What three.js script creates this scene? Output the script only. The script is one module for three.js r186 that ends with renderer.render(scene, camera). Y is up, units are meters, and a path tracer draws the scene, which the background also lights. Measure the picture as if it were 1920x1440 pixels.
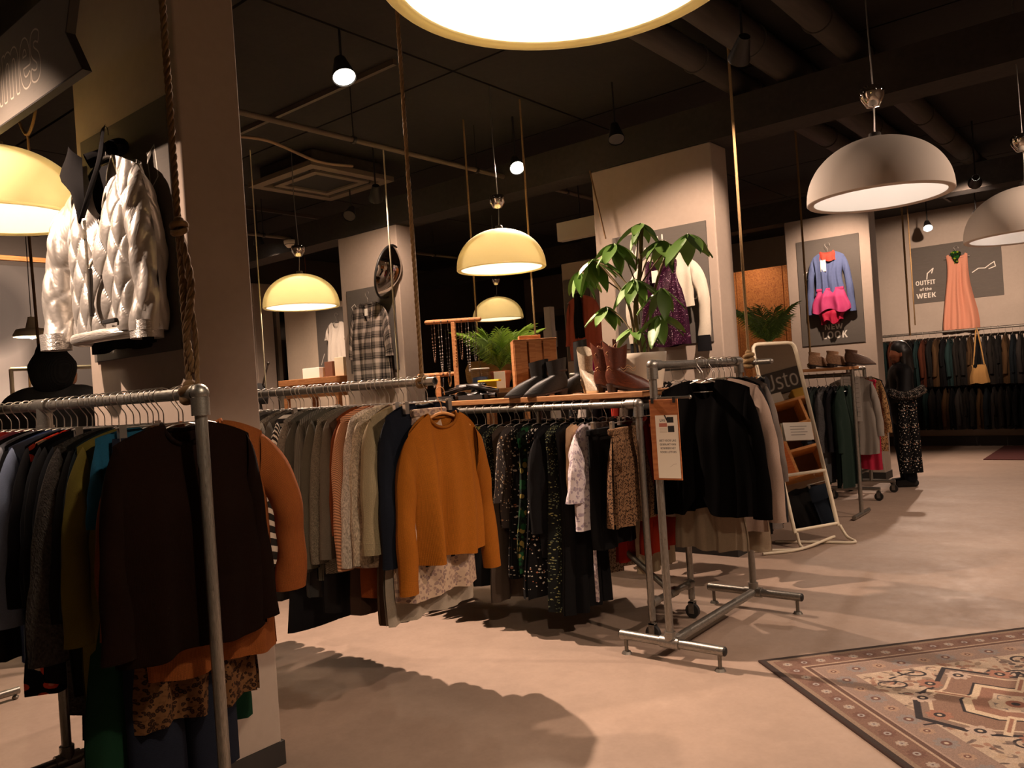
import * as THREE from 'three';
import { mergeGeometries, mergeVertices, toCreasedNormals } from 'three/addons/utils/BufferGeometryUtils.js';
import { RoundedBoxGeometry } from 'three/addons/geometries/RoundedBoxGeometry.js';
import { MarchingCubes } from 'three/addons/objects/MarchingCubes.js';

// ---------------------------------------------------------------- camera, sky, exposure
// World: metres, y up. X and Z follow the shop's column grid; the camera stands at the origin of the plan.
const scene = new THREE.Scene();
scene.background = new THREE.Color(0x010101);
const camera = new THREE.PerspectiveCamera(51.28, 4 / 3, 0.05, 80);
camera.position.set(0, 1.55, 0);
camera.up.set(0.0425, 1, 0.0518);
camera.lookAt(0.7725 * 10, 1.55, -0.635 * 10);
const renderer = new THREE.WebGLRenderer({ antialias: true });
renderer.toneMapping = THREE.LinearToneMapping;
renderer.toneMappingExposure = 0.46;
renderer.shadowMap.enabled = true;
const WARM = 0xffd2a4, HALO = 0xffdcc2;

// ---------------------------------------------------------------- helpers
const V3 = (x, y, z) => new THREE.Vector3(x, y, z);
function rng(seed) { let a = (seed * 2654435761) >>> 0; return () => { a |= 0; a = (a + 0x6d2b79f5) | 0; let t = Math.imul(a ^ (a >>> 15), 1 | a); t = (t + Math.imul(t ^ (t >>> 7), 61 | t)) ^ t; return ((t ^ (t >>> 14)) >>> 0) / 4294967296; }; }
const names = new Map();
function numbered(n) { const k = names.get(n) || 0; names.set(n, k + 1); return k ? `${n}_${String(k).padStart(3, '0')}` : n; }
function geo(list) {
  if (!Array.isArray(list)) return list;
  const l = list.map((g) => { let h = g.index ? g.toNonIndexed() : g; for (const k of Object.keys(h.attributes)) if (!['position', 'normal', 'uv'].includes(k)) h.deleteAttribute(k); return h; });
  return l.length > 1 ? mergeGeometries(l) : l[0];
}
function mesh(name, g, m, parent) {
  const o = new THREE.Mesh(geo(g), m); o.name = name; o.castShadow = o.receiveShadow = true;
  if (parent) parent.add(o);
  return o;
}
function thing(name, label, category, pos = [0, 0, 0], turn = 0, group) {
  const o = new THREE.Group(); o.name = numbered(name); o.position.set(...pos); o.rotation.y = turn;
  o.userData = { label, category }; if (group) o.userData.group = group;
  scene.add(o); return o;
}
function one(name, label, category, g, m, pos = [0, 0, 0], turn = 0, group) {
  const o = mesh(numbered(name), g, m); o.position.set(...pos); o.rotation.y = turn;
  o.userData = { label, category }; if (group) o.userData.group = group;
  scene.add(o); return o;
}
function struct(name, g, m, label, category) {
  const o = mesh(numbered(name), g, m, scene); o.userData = { kind: 'structure', label, category }; return o;
}
const bx = (x0, x1, y0, y1, z0, z1) => { const g = new THREE.BoxGeometry(Math.abs(x1 - x0), Math.abs(y1 - y0), Math.abs(z1 - z0)); metreUV(g); return g.translate((x0 + x1) / 2, (y0 + y1) / 2, (z0 + z1) / 2); };
const rbx = (x0, x1, y0, y1, z0, z1, r = 0.006) => { const g = new RoundedBoxGeometry(x1 - x0, y1 - y0, z1 - z0, 2, r); metreUV(g); return g.translate((x0 + x1) / 2, (y0 + y1) / 2, (z0 + z1) / 2); };
function metreUV(g) {
  const p = g.attributes.position, n = g.attributes.normal, uv = g.attributes.uv;
  for (let i = 0; i < p.count; i++) {
    const ax = Math.abs(n.getX(i)), ay = Math.abs(n.getY(i)), az = Math.abs(n.getZ(i));
    if (ay > ax && ay > az) uv.setXY(i, p.getX(i), p.getZ(i)); else if (ax > az) uv.setXY(i, p.getZ(i), p.getY(i)); else uv.setXY(i, p.getX(i), p.getY(i));
  }
  return g;
}
function pipe(a, b, r, seg = 14, r2) {
  const p = V3(...a), q = V3(...b), d = q.clone().sub(p), g = new THREE.CylinderGeometry(r2 ?? r, r, d.length(), seg, 1);
  g.applyQuaternion(new THREE.Quaternion().setFromUnitVectors(V3(0, 1, 0), d.normalize()));
  return g.translate((p.x + q.x) / 2, (p.y + q.y) / 2, (p.z + q.z) / 2);
}
const ball = (c, r, s = 12, sc = [1, 1, 1]) => new THREE.SphereGeometry(r, s, Math.max(6, s - 2)).scale(...sc).translate(...c);
const tube = (pts, r, n = 16, s = 6, closed = false) => new THREE.TubeGeometry(new THREE.CatmullRomCurve3(pts.map((p) => V3(...p)), closed), n, r, s, closed);
const lathe = (pts, n = 32) => new THREE.LatheGeometry(pts.map((p) => new THREE.Vector2(p[0], p[1])), n);
function prism(pts, depth, bevel = 0) {            // outline in x,y, extruded along z about 0
  const s = new THREE.Shape(pts.map((p) => new THREE.Vector2(p[0], p[1])));
  return new THREE.ExtrudeGeometry(s, { depth, bevelEnabled: bevel > 0, bevelSize: bevel, bevelThickness: bevel, bevelSegments: 2, steps: 1 }).translate(0, 0, -depth / 2);
}
function ropeGeo(pts, r, twist = 26) {           // three strands laid around a line
  const c = new THREE.CatmullRomCurve3(pts.map((p) => V3(...p))), L = c.getLength(), n = Math.max(12, Math.round(L * twist * 1.6)), out = [];
  for (let k = 0; k < 3; k++) {
    const q = [];
    for (let i = 0; i <= n; i++) { const t = i / n, p = c.getPoint(t), a = t * L * twist + k * 2.094; q.push([p.x + Math.cos(a) * r * 0.55, p.y, p.z + Math.sin(a) * r * 0.55]); }
    out.push(tube(q, r * 0.62, n, 5));
  }
  return out;
}
const ORD = ['first', 'second', 'third', 'fourth', 'fifth', 'sixth', 'seventh', 'eighth', 'ninth', 'tenth', 'eleventh', 'twelfth', 'thirteenth', 'fourteenth', 'fifteenth', 'sixteenth', 'seventeenth', 'eighteenth', 'nineteenth', 'twentieth'];
const ord = (i) => (i < 20 ? ORD[i] : ['twenty', 'thirty', 'forty'][Math.floor((i + 1) / 10) - 2] + ((i + 1) % 10 ? '-' + ORD[i % 10] : 'th').replace('twentyth', 'twentieth'));

// ---------------------------------------------------------------- noise and textures
function lattice(seed, n) { const r = rng(seed), a = new Float32Array(n * n); for (let i = 0; i < n * n; i++) a[i] = r(); return (x, y) => { x = ((x % n) + n) % n; y = ((y % n) + n) % n; const i = Math.floor(x), j = Math.floor(y), f = x - i, g = y - j, u = f * f * (3 - 2 * f), v = g * g * (3 - 2 * g), i1 = (i + 1) % n, j1 = (j + 1) % n; return (a[j * n + i] * (1 - u) + a[j * n + i1] * u) * (1 - v) + (a[j1 * n + i] * (1 - u) + a[j1 * n + i1] * u) * v; }; }
const fbm = (seed, n) => { const a = lattice(seed, n), b = lattice(seed + 1, n * 2), c = lattice(seed + 2, n * 4); return (u, v) => 0.55 * a(u * n, v * n) + 0.3 * b(u * n * 2, v * n * 2) + 0.15 * c(u * n * 4, v * n * 4); };
function dtex(size, metres, fn, srgb = true, my = metres) {
  const d = new Uint8Array(size * size * 4);
  for (let j = 0; j < size; j++) for (let i = 0; i < size; i++) { const c = fn(i / size, j / size), k = (j * size + i) * 4; if (c.length) { d[k] = c[0]; d[k + 1] = c[1]; d[k + 2] = c[2]; } else d[k] = d[k + 1] = d[k + 2] = c; d[k + 3] = 255; }
  const t = new THREE.DataTexture(d, size, size, THREE.RGBAFormat); t.wrapS = t.wrapT = THREE.RepeatWrapping; t.magFilter = THREE.LinearFilter; t.minFilter = THREE.LinearFilter;
  if (srgb) t.colorSpace = THREE.SRGBColorSpace; t.repeat.set(1 / metres, 1 / my); t.needsUpdate = true; return t;
}
const cl = (x, a = 0, b = 255) => Math.max(a, Math.min(b, x));
const mixc = (a, b, t) => a.map((x, i) => x + (b[i] - x) * t);
const N1 = fbm(11, 16), N2 = fbm(23, 6), N3 = fbm(37, 40);
const spots = (seed, n, rmin, rmax) => { const r = rng(seed), a = []; for (let i = 0; i < n; i++) a.push([r(), r(), rmin + r() * (rmax - rmin), r(), r()]); return a; };
function hitSpot(list, u, v) { for (const s of list) { let dx = Math.abs(u - s[0]), dy = Math.abs(v - s[1]); dx = Math.min(dx, 1 - dx); dy = Math.min(dy, 1 - dy); const d = Math.hypot(dx, dy * (0.8 + s[4] * 0.5)); if (d < s[2]) return [s, d / s[2]]; } return null; }
const T = {};
T.weave = dtex(128, 0.06, (u, v) => 205 + 25 * Math.sin(u * 6.283 * 16) * Math.sin(v * 6.283 * 16) + 40 * (N3(u, v) - 0.5));
T.knit = dtex(128, 0.05, (u, v) => { const c = (u * 12) % 1, w = Math.abs(c - 0.5) * 2, r = (v * 14 + w * 0.5) % 1; return cl(150 + 75 * (1 - w * w) * (0.65 + 0.35 * Math.sin(r * 6.283)) + 30 * (N1(u, v) - 0.5)); });
T.rib = dtex(128, 0.08, (u, v) => cl(185 + 45 * Math.sin(u * 6.283 * 8) + 25 * (N3(u, v) - 0.5)));
T.boucle = dtex(256, 0.22, (u, v) => cl(140 + 125 * N3(u, v) + 50 * (N1(u, v) - 0.5)));
T.tweed = dtex(256, 0.2, (u, v) => { const n = N3(u * 2, v * 2), s = Math.sin((u + v) * 6.283 * 20) > 0.2 ? 40 : 0; return cl(80 + 150 * n + s); });
T.crossrib = dtex(128, 0.09, (u, v) => cl(190 + 50 * Math.sin(v * 6.283 * 9) + 30 * (N3(u, v) - 0.5)));
T.stripe = dtex(64, 0.09, (u, v) => { const k = (v * 2) % 1 < 0.42; return k ? [205, 200, 190] : [38, 36, 36]; });
T.stripewide = dtex(64, 0.16, (u, v) => (v % 1 < 0.45 ? [150, 145, 138] : [70, 68, 66]));
const pl = (u, a, b) => (u % 1 > a && u % 1 < b ? 1 : 0);
T.plaid = dtex(256, 0.12, (u, v) => { let k = 120 + 55 * (pl(u, 0.1, 0.45) + pl(v, 0.1, 0.45)) - 60 * (pl(u, 0.55, 0.62) + pl(v, 0.55, 0.62)) - 70 * (pl(u, 0.72, 0.78) + pl(v, 0.72, 0.78)); k += ((Math.floor(u * 64) + Math.floor(v * 64)) % 2 ? 22 : -22); return [cl(k), cl(k * 0.97), cl(k * 0.95)]; });
const s1 = spots(5, 46, 0.03, 0.075), s2 = spots(6, 70, 0.012, 0.03), s3 = spots(7, 120, 0.02, 0.045), s4 = spots(8, 160, 0.008, 0.02);
T.floralcoral = dtex(256, 0.42, (u, v) => { const h = hitSpot(s1, u, v); if (h) { const c = h[0][3] < 0.55 ? [226, 84, 62] : h[0][3] < 0.8 ? [228, 196, 170] : [170, 60, 70]; return h[1] < 0.35 ? mixc(c, [250, 230, 200], 0.4) : c; } return [16, 16, 26]; });
T.specks = dtex(256, 0.2, (u, v) => { const h = hitSpot(s2, u, v); return h ? (h[0][3] < 0.7 ? [214, 204, 190] : [170, 110, 80]) : [14, 13, 14]; });
T.leopard = dtex(256, 0.16, (u, v) => { const h = hitSpot(s3, u, v); if (h) return h[1] > 0.5 ? [74, 54, 40] : [130, 98, 68]; return cl(150 + 60 * N1(u, v)) > 170 ? [196, 164, 124] : [176, 142, 104]; });
T.snake = dtex(256, 0.1, (u, v) => { const h = hitSpot(s3, (u * 2) % 1, v); const n = N3(u, v); return h ? mixc([52, 40, 34], [84, 66, 52], n) : mixc([150, 126, 104], [200, 176, 150], n); });
T.lilac = dtex(256, 0.2, (u, v) => { const h = hitSpot(s3, u, v), n = N1(u, v); return h ? mixc([158, 146, 162], [186, 172, 178], h[0][3]) : mixc([206, 196, 202], [226, 216, 214], n); });
T.jungle = dtex(256, 0.26, (u, v) => { const h = hitSpot(s1, u, v), n = N1(u, v); return h ? (h[0][3] < 0.5 ? [40, 104, 60] : [198, 178, 96]) : n > 0.52 ? [36, 60, 44] : [20, 24, 24]; });
T.darkfloral = dtex(256, 0.2, (u, v) => { const h = hitSpot(s4, u, v); return h ? (h[0][3] < 0.5 ? [150, 150, 100] : [110, 120, 96]) : [20, 22, 22]; });
T.sequin = dtex(256, 0.16, (u, v) => { const h = hitSpot(s4, u, v); return h ? (h[0][3] < 0.28 ? [240, 225, 235] : [150, 90, 130]) : mixc([60, 24, 50], [84, 36, 70], N3(u, v)); });
T.print = dtex(256, 0.2, (u, v) => { const h = hitSpot(s2, u, v); return h ? (h[0][3] < 0.5 ? [235, 225, 205] : [190, 150, 110]) : [66, 60, 58]; });
T.plaster = dtex(512, 2.4, (u, v) => { const n = N2(u, v), m = N3(u * 2, v * 2); return cl(236 + 18 * (n - 0.5) + 9 * (m - 0.5)); });
T.floor = dtex(1024, 3.2, (u, v) => { const n = N2(u, v), m = N1(u * 3, v * 3), k = N3(u * 6, v * 6); const b = 226 + 26 * (n - 0.5) + 14 * (m - 0.5) + 12 * (k - 0.5); return [cl(b), cl(b * 0.992), cl(b * 0.985)]; });
T.floorRough = dtex(512, 1.6, (u, v) => cl(150 + 60 * (N2(u, v) - 0.5) + 40 * (N3(u, v) - 0.5)), false);
T.wood = dtex(512, 0.9, (u, v) => { const g = Math.sin((v * 26 + 2.6 * N2(u * 0.5, v * 3) + 0.6 * N1(u, v * 4)) * 6.283), n = N3(u * 0.6, v * 4); const k = 0.5 + 0.28 * g + 0.5 * (n - 0.5); return mixc([206, 160, 112], [250, 214, 168], cl(k, 0, 1)); });
T.osb = dtex(512, 0.8, (u, v) => { const n = N3(u * 3, v), m = N3(u, v * 3), k = n > m ? n : m; return mixc([150, 92, 44], [226, 164, 96], cl((k - 0.3) * 1.8, 0, 1)); });
T.ceil = dtex(256, 1.2, (u, v) => cl(190 + 60 * (N3(u, v) - 0.5) + 40 * (N2(u, v) - 0.5)));
T.zinc = dtex(256, 0.25, (u, v) => cl(200 + 70 * (N1(u, v) - 0.5) + 30 * (N3(u, v) - 0.5)));
T.zincR = dtex(256, 0.2, (u, v) => cl(95 + 80 * (N1(u, v) - 0.5) + 30 * (N3(u, v) - 0.5)), false);
T.leather = dtex(256, 0.12, (u, v) => cl(190 + 70 * (N1(u, v) - 0.5) + 50 * (N3(u, v) - 0.5)));
T.crinkle = dtex(512, 0.5, (u, v) => { const a = N2(u * 2, v * 2), b = N1(u, v); return cl(255 * (0.6 * Math.abs(2 * a - 1) * 2 + 0.4 * b)); }, false);
T.ropeT = dtex(64, 0.02, (u, v) => cl(180 + 60 * Math.sin((u + v) * 6.283 * 4) + 30 * (N3(u, v) - 0.5)));
function canvas(w, h, draw) { const c = document.createElement('canvas'); c.width = w; c.height = h; const x = c.getContext('2d'); draw(x, w, h); const t = new THREE.CanvasTexture(c); t.colorSpace = THREE.SRGBColorSpace; return t; }

const SM = (o) => new THREE.MeshStandardMaterial(o);
const mcache = new Map();
const tint = new Map();
function fabric(color, kind = 'weave', o = {}) {     // cloth: a dye colour times a woven or printed texture
  const key = color + kind + JSON.stringify(o);
  if (!mcache.has(key)) mcache.set(key, new THREE.MeshPhysicalMaterial({ color, map: T[kind], roughness: o.rough ?? 0.92, metalness: o.metal ?? 0, specularIntensity: o.spec ?? 0.35, side: THREE.DoubleSide, bumpMap: o.nobump ? null : T[kind], bumpScale: o.bump ?? 0.0015 }));
  return mcache.get(key);
}
const M = {
  wall: SM({ color: 0xac9e91, map: T.plaster, roughness: 0.93 }),
  pillar: SM({ color: 0xae9d8f, map: T.plaster, roughness: 0.93 }),
  wallwarm: SM({ color: 0xc9b7a2, map: T.plaster, roughness: 0.93 }),
  darkwall: SM({ color: 0x4a423b, map: T.plaster, roughness: 0.9 }),
  floor: SM({ color: 0xae9888, map: T.floor, roughness: 1, roughnessMap: T.floorRough }),
  ceil: SM({ color: 0x2b2622, map: T.ceil, roughness: 0.95 }),
  beam: SM({ color: 0x3a322b, map: T.ceil, roughness: 0.9 }),
  duct: SM({ color: 0x4d453d, map: T.ceil, roughness: 0.75 }),
  black: SM({ color: 0x141312, roughness: 0.55 }),
  blackmat: SM({ color: 0x1b1918, roughness: 0.9 }),
  skirting: SM({ color: 0x23201e, roughness: 0.6 }),
  zinc: SM({ color: 0xb9b4ab, map: T.zinc, roughness: 1, roughnessMap: T.zincR, metalness: 0.85 }),
  zincdull: SM({ color: 0x9d968c, map: T.zinc, roughness: 0.5, metalness: 0.8 }),
  wire: SM({ color: 0xb8b2aa, roughness: 0.3, metalness: 0.9 }),
  darkwire: SM({ color: 0x4a4643, roughness: 0.4, metalness: 0.8 }),
  wheel: SM({ color: 0x1c1b1b, roughness: 0.6 }),
  rope: SM({ color: 0xb08d5e, map: T.ropeT, roughness: 1 }),
  ropedark: SM({ color: 0x8d6a42, map: T.ropeT, roughness: 1 }),
  wood: SM({ color: 0xb2977c, map: T.wood, roughness: 0.6 }),
  crate: SM({ color: 0xb39272, map: T.wood, roughness: 0.7 }),
  pale: SM({ color: 0xd9b98c, map: T.wood, roughness: 0.6 }),
  osb: SM({ color: 0xe2cfb6, map: T.osb, roughness: 0.8 }),
  cream: SM({ color: 0xd8ccb0, roughness: 0.5 }),
  white: SM({ color: 0xe4ded2, roughness: 0.7 }),
  paper: SM({ color: 0xe8e2d6, roughness: 0.9 }),
  slate: SM({ color: 0x4b4641, map: T.plaster, roughness: 0.85 }),
  leafA: new THREE.MeshPhysicalMaterial({ color: 0x6f9440, roughness: 0.5, side: THREE.DoubleSide, transmission: 0.15, thickness: 0 }),
  leafB: new THREE.MeshPhysicalMaterial({ color: 0x5c8034, roughness: 0.45, side: THREE.DoubleSide, transmission: 0.12, thickness: 0 }),
  palm: new THREE.MeshPhysicalMaterial({ color: 0x84a83a, roughness: 0.6, side: THREE.DoubleSide, transmission: 0.2, thickness: 0 }),
  palmdark: new THREE.MeshPhysicalMaterial({ color: 0x5d7a36, roughness: 0.6, side: THREE.DoubleSide, transmission: 0.2, thickness: 0 }),
  stem: SM({ color: 0x6b5a3c, roughness: 0.85 }),
  soil: SM({ color: 0x2c2018, roughness: 1, map: T.boucle }),
  potwhite: SM({ color: 0xd6cbb8, roughness: 0.45 }),
  terracotta: SM({ color: 0xb0623c, roughness: 0.85, map: T.plaster }),
  chrome: SM({ color: 0xdad6d0, roughness: 0.04, metalness: 1 }),
  mirror: SM({ color: 0xe4e2dc, roughness: 0.02, metalness: 1 }),
  night: new THREE.MeshPhysicalMaterial({ color: 0x2a2a2c, roughness: 0.05, transmission: 1, thickness: 0 }),
  frame: SM({ color: 0xb0a594, roughness: 0.5 }),
  skin: SM({ color: 0xb98263, roughness: 0.6 }),
};

// ---------------------------------------------------------------- the shell of the shop
const CEIL = 4.05;
struct('floor', bx(-2.5, 15.5, -0.2, 0, -12, 3.5), M.floor, 'smooth beige poured floor of the shop', 'floor');
struct('wall_back', bx(15.3, 15.5, 0, CEIL, -12, 3.5), M.wall, 'greige plaster wall behind the peach dress', 'wall');
struct('wall_right', bx(-2.5, 15.5, 0, CEIL, 3.5, 3.7), M.wall, 'greige plaster wall of the shop', 'wall');
struct('wall_front', bx(-2.7, -2.5, 0, CEIL, -12, 3.5), M.wall, 'greige plaster wall of the shop', 'wall');
struct('wall_left', [bx(-2.5, 7.95, 0, CEIL, -12.2, -12), bx(9.7, 15.5, 0, CEIL, -12.2, -12), bx(7.95, 9.7, 0, 0.4, -12.2, -12), bx(7.95, 9.7, 3.35, CEIL, -12.2, -12)], M.darkwall, 'dark plaster wall around the night window', 'wall');
struct('baseboard_back', bx(15.24, 15.3, 0, 0.16, -12, 3.5), M.skirting, 'black skirting board under the wall rails', 'baseboard');
{ const w = new THREE.Group(); w.name = 'window_1'; w.userData = { kind: 'structure', label: 'tall dark shop window with slim pale mullions', category: 'window' }; scene.add(w);
  mesh('window_frame', [bx(7.95, 8.02, 0.4, 3.35, -12.1, -11.95), bx(9.63, 9.7, 0.4, 3.35, -12.1, -11.95), bx(7.95, 9.7, 0.4, 0.47, -12.1, -11.95), bx(7.95, 9.7, 3.28, 3.35, -12.1, -11.95)], M.frame, w);
  for (const x of [8.22, 8.62, 9.16]) mesh('mullion', bx(x, x + 0.07, 0.47, 3.28, -12.1, -11.97), M.frame, w);
  for (const [a, b] of [[8.02, 8.22], [8.29, 8.62], [8.69, 9.16], [9.23, 9.63]]) mesh('pane', bx(a, b, 0.47, 3.28, -12.06, -12.055), M.night, w); }
// ceiling: painted panels with open joints under a slab
{ const c = new THREE.Group(); c.name = 'ceiling'; c.userData = { kind: 'structure', label: 'black painted panel ceiling over the shop', category: 'ceiling' }; scene.add(c);
  mesh('slab', bx(-2.7, 15.5, CEIL + 0.03, CEIL + 0.25, -12.2, 3.7), M.blackmat, c);
  for (let i = 0; i < 10; i++) for (let j = 0; j < 4; j++) mesh('panel', bx(-2.5 + i * 1.8 + 0.012, -0.7 + i * 1.8 - 0.012, CEIL, CEIL + 0.03, -12 + j * 3.875 + 0.012, -8.125 + j * 3.875 - 0.012), M.ceil, c); }
// beams on the column grid
struct('trim_1', bx(6.2, 6.52, 3.44, 3.74, -12, 3.5), M.beam, 'dark deep beam over the pillar with the cream jacket', 'beam');
struct('trim_2', bx(10.9, 11.2, 3.5, 3.8, -12, 3.5), M.beam, 'dark beam over the pillar with the blue cardigan', 'beam');
struct('trim_3', bx(1.67, 1.95, 3.5, 3.8, -12, 3.5), M.beam, 'dark beam over the pillar with the silver jacket', 'beam');
// pillars (rounded corners), each with its own skirting
function pillar(n, x, z0, z1, y1, dx, mat, label) {
  const g = rbx(x, x + dx, 0, y1, z0, z1, 0.012), p = mesh(`wall_pillar_${n}`, g, mat, scene); p.userData = { kind: 'structure', label, category: 'pillar' };
  mesh('skirting', [bx(x - 0.008, x + dx + 0.008, 0, 0.1, z0 - 0.008, z1 + 0.008)], M.skirting, p);
}
pillar(1, 1.67, -3.95, -3.0, 3.5, 0.28, M.pillar, 'wide flat plaster pillar behind the silver quilted jacket');
pillar(2, 6.22, -4.01, -2.83, 3.44, 0.3, M.pillar, 'wide pale plaster pillar behind the cream jacket');
pillar(3, 6.22, -7.69, -6.66, 3.44, 0.3, M.pillar, 'plaster pillar carrying the plaid coat and round mirror');
pillar(4, 10.9, -3.97, -2.88, 3.5, 0.3, M.pillar, 'pale plaster pillar behind the blue cardigan');
pillar(5, 7.6, -10.85, -8.9, 2.95, 0.3, M.wallwarm, 'low pale wall panel behind the white top');
pillar(6, 7.03, -4.99, -4.62, 2.8, 0.2, M.pillar, 'narrow pale post behind the coral coat');
pillar(7, 7.55, -12.0, -11.6, 3.5, 0.36, M.pillar, 'slim grey pilaster beside the night window');
struct('wall_partition', rbx(12.3, 12.42, 0, 2.9, -9.6, -6.4, 0.01), M.darkwall, 'grey-brown partition far behind the palm', 'wall');
{ const w = new THREE.Group(); w.name = 'wall_plywood'; w.userData = { kind: 'structure', label: 'orange chipboard partition behind the hanging palm', category: 'wall' }; scene.add(w);
  for (let i = 0; i < 3; i++) for (let j = 0; j < 2; j++) mesh('panel', rbx(12.6, 12.63, 0.02 + j * 1.57, 1.57 + j * 1.57, -6.22 + i * 0.78, -5.45 + i * 0.78, 0.003), M.osb, w);
  mesh('batten', [bx(12.64, 12.7, 0, 3.1, -6.2, -6.12), bx(12.64, 12.7, 0, 3.1, -4.7, -4.62)], M.crate, w); }

// slate display boards screwed to the pillars, drawn on in chalk
const CH = '#d9d3c8';
function chalk(x, pts, lw) { x.strokeStyle = CH; x.lineWidth = lw; x.lineCap = x.lineJoin = 'round'; x.beginPath(); pts.forEach((p, i) => (i ? x.lineTo(p[0], p[1]) : x.moveTo(p[0], p[1]))); x.stroke(); }
function word(x, s, cx, y, px, w) { x.save(); x.fillStyle = CH; x.textAlign = 'center'; x.font = `bold ${px}px sans-serif`; x.translate(cx, y); x.scale(w, 1); x.fillText(s, 0, 0); x.restore(); }
function slateBase(x, w, h) { x.fillStyle = '#56504a'; x.fillRect(0, 0, w, h); const r = rng(3); for (let i = 0; i < 2600; i++) { x.fillStyle = `rgba(${r() < 0.5 ? '40,36,33' : '120,112,104'},${0.05 * r()})`; x.fillRect(r() * w, r() * h, 2 + r() * 30, 1 + r() * 3); } }
function board(label, x, z0, z1, y0, y1, draw) {
  const tex = canvas(384, Math.round(384 * (y1 - y0) / (z1 - z0)), (c, w, h) => { slateBase(c, w, h); draw && draw(c, w, h); });
  const o = thing('display_board', label, 'board', [x, y0, (z0 + z1) / 2], -Math.PI / 2);
  const W = z1 - z0, H = y1 - y0, f = new THREE.PlaneGeometry(W - 0.004, H - 0.004).translate(0, H / 2, 0.0122);
  mesh('panel', rbx(-W / 2, W / 2, 0, H, 0, 0.012, 0.003), M.slate, o);
  mesh('chalk_face', f, SM({ map: tex, roughness: 0.9 }), o);
  return o;
}
board('dark board behind the silver quilted jacket', 1.668, -3.87, -3.07, 1.78, 2.81, (c, w, h) => { chalk(c, [[w * 0.78, h * 0.2], [w * 0.86, h * 0.17], [w * 0.88, h * 0.3], [w * 0.8, h * 0.34], [w * 0.78, h * 0.2]], 3); chalk(c, [[w * 0.8, h * 0.34], [w * 0.82, h * 0.4], [w * 0.77, h * 0.44]], 3); });
board('dark grey board behind the cream jacket and purple top', 6.218, -3.82, -2.91, 1.79, 2.8, (c, w, h) => {
  chalk(c, [[w * 0.2, h * 0.2], [w * 0.2, h * 0.12], [w * 0.24, h * 0.2], [w * 0.27, h * 0.12]], 6); chalk(c, [[w * 0.34, h * 0.2], [w * 0.36, h * 0.14]], 6); chalk(c, [[w * 0.5, h * 0.06], [w * 0.5, h * 0.2]], 6); chalk(c, [[w * 0.55, h * 0.05], [w * 0.55, h * 0.2]], 6);
  const a = []; for (let i = 0; i < 26; i++) { const t = i / 25 * 8.2; a.push([w * (0.9 + 0.035 * Math.cos(t)), h * (0.53 - 0.03 * Math.sin(t) + (i > 18 ? (i - 18) * 0.012 : 0))]); } chalk(c, a, 5); chalk(c, [[a[25][0], a[25][1]], [w * 0.86, h * 0.63], [w * 0.8, h * 0.63]], 5); });
board('grey board behind the plaid coat', 6.218, -7.58, -6.74, 1.8, 2.79, (c, w, h) => { chalk(c, [[w * 0.1, h * 0.2], [w * 0.17, h * 0.17], [w * 0.22, h * 0.24], [w * 0.14, h * 0.27], [w * 0.1, h * 0.2]], 4); });
board('grey board chalked NEW LOOK below the pink skirt', 10.898, -3.82, -3.01, 1.79, 3.2, (c, w, h) => { word(c, 'NEW', w * 0.52, h * 0.86, 46, 1.1); word(c, 'LOOK', w * 0.53, h * 0.945, 62, 0.95); chalk(c, [[w * 0.1, h * 0.31], [w * 0.18, h * 0.29], [w * 0.2, h * 0.36], [w * 0.12, h * 0.37], [w * 0.1, h * 0.31]], 5); chalk(c, [[w * 0.2, h * 0.35], [w * 0.27, h * 0.37]], 5); });
board('wide grey board chalked OUTFIT OF THE WEEK', 15.298, -3.39, -2.03, 2.47, 3.44, (c, w, h) => { word(c, 'OUTFIT', w * 0.15, h * 0.68, 30, 0.85); word(c, 'of the', w * 0.15, h * 0.78, 19, 1); word(c, 'WEEK', w * 0.15, h * 0.91, 34, 0.95); chalk(c, [[w * 0.17, h * 0.58], [w * 0.18, h * 0.48], [w * 0.25, h * 0.4], [w * 0.23, h * 0.48]], 5); chalk(c, [[w * 0.68, h * 0.56], [w * 0.75, h * 0.5], [w * 0.82, h * 0.51], [w * 0.87, h * 0.46], [w * 0.92, h * 0.42], [w * 0.93, h * 0.5], [w * 0.86, h * 0.53]], 4); });
board('dark grey board behind the white top', 7.598, -10.02, -9.25, 1.85, 2.86, (c, w, h) => { chalk(c, [[w * 0.08, h * 0.82], [w * 0.15, h * 0.72], [w * 0.2, h * 0.66]], 5); });
board('grey board behind the coral coat', 7.028, -4.97, -4.64, 1.75, 2.62);

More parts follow.
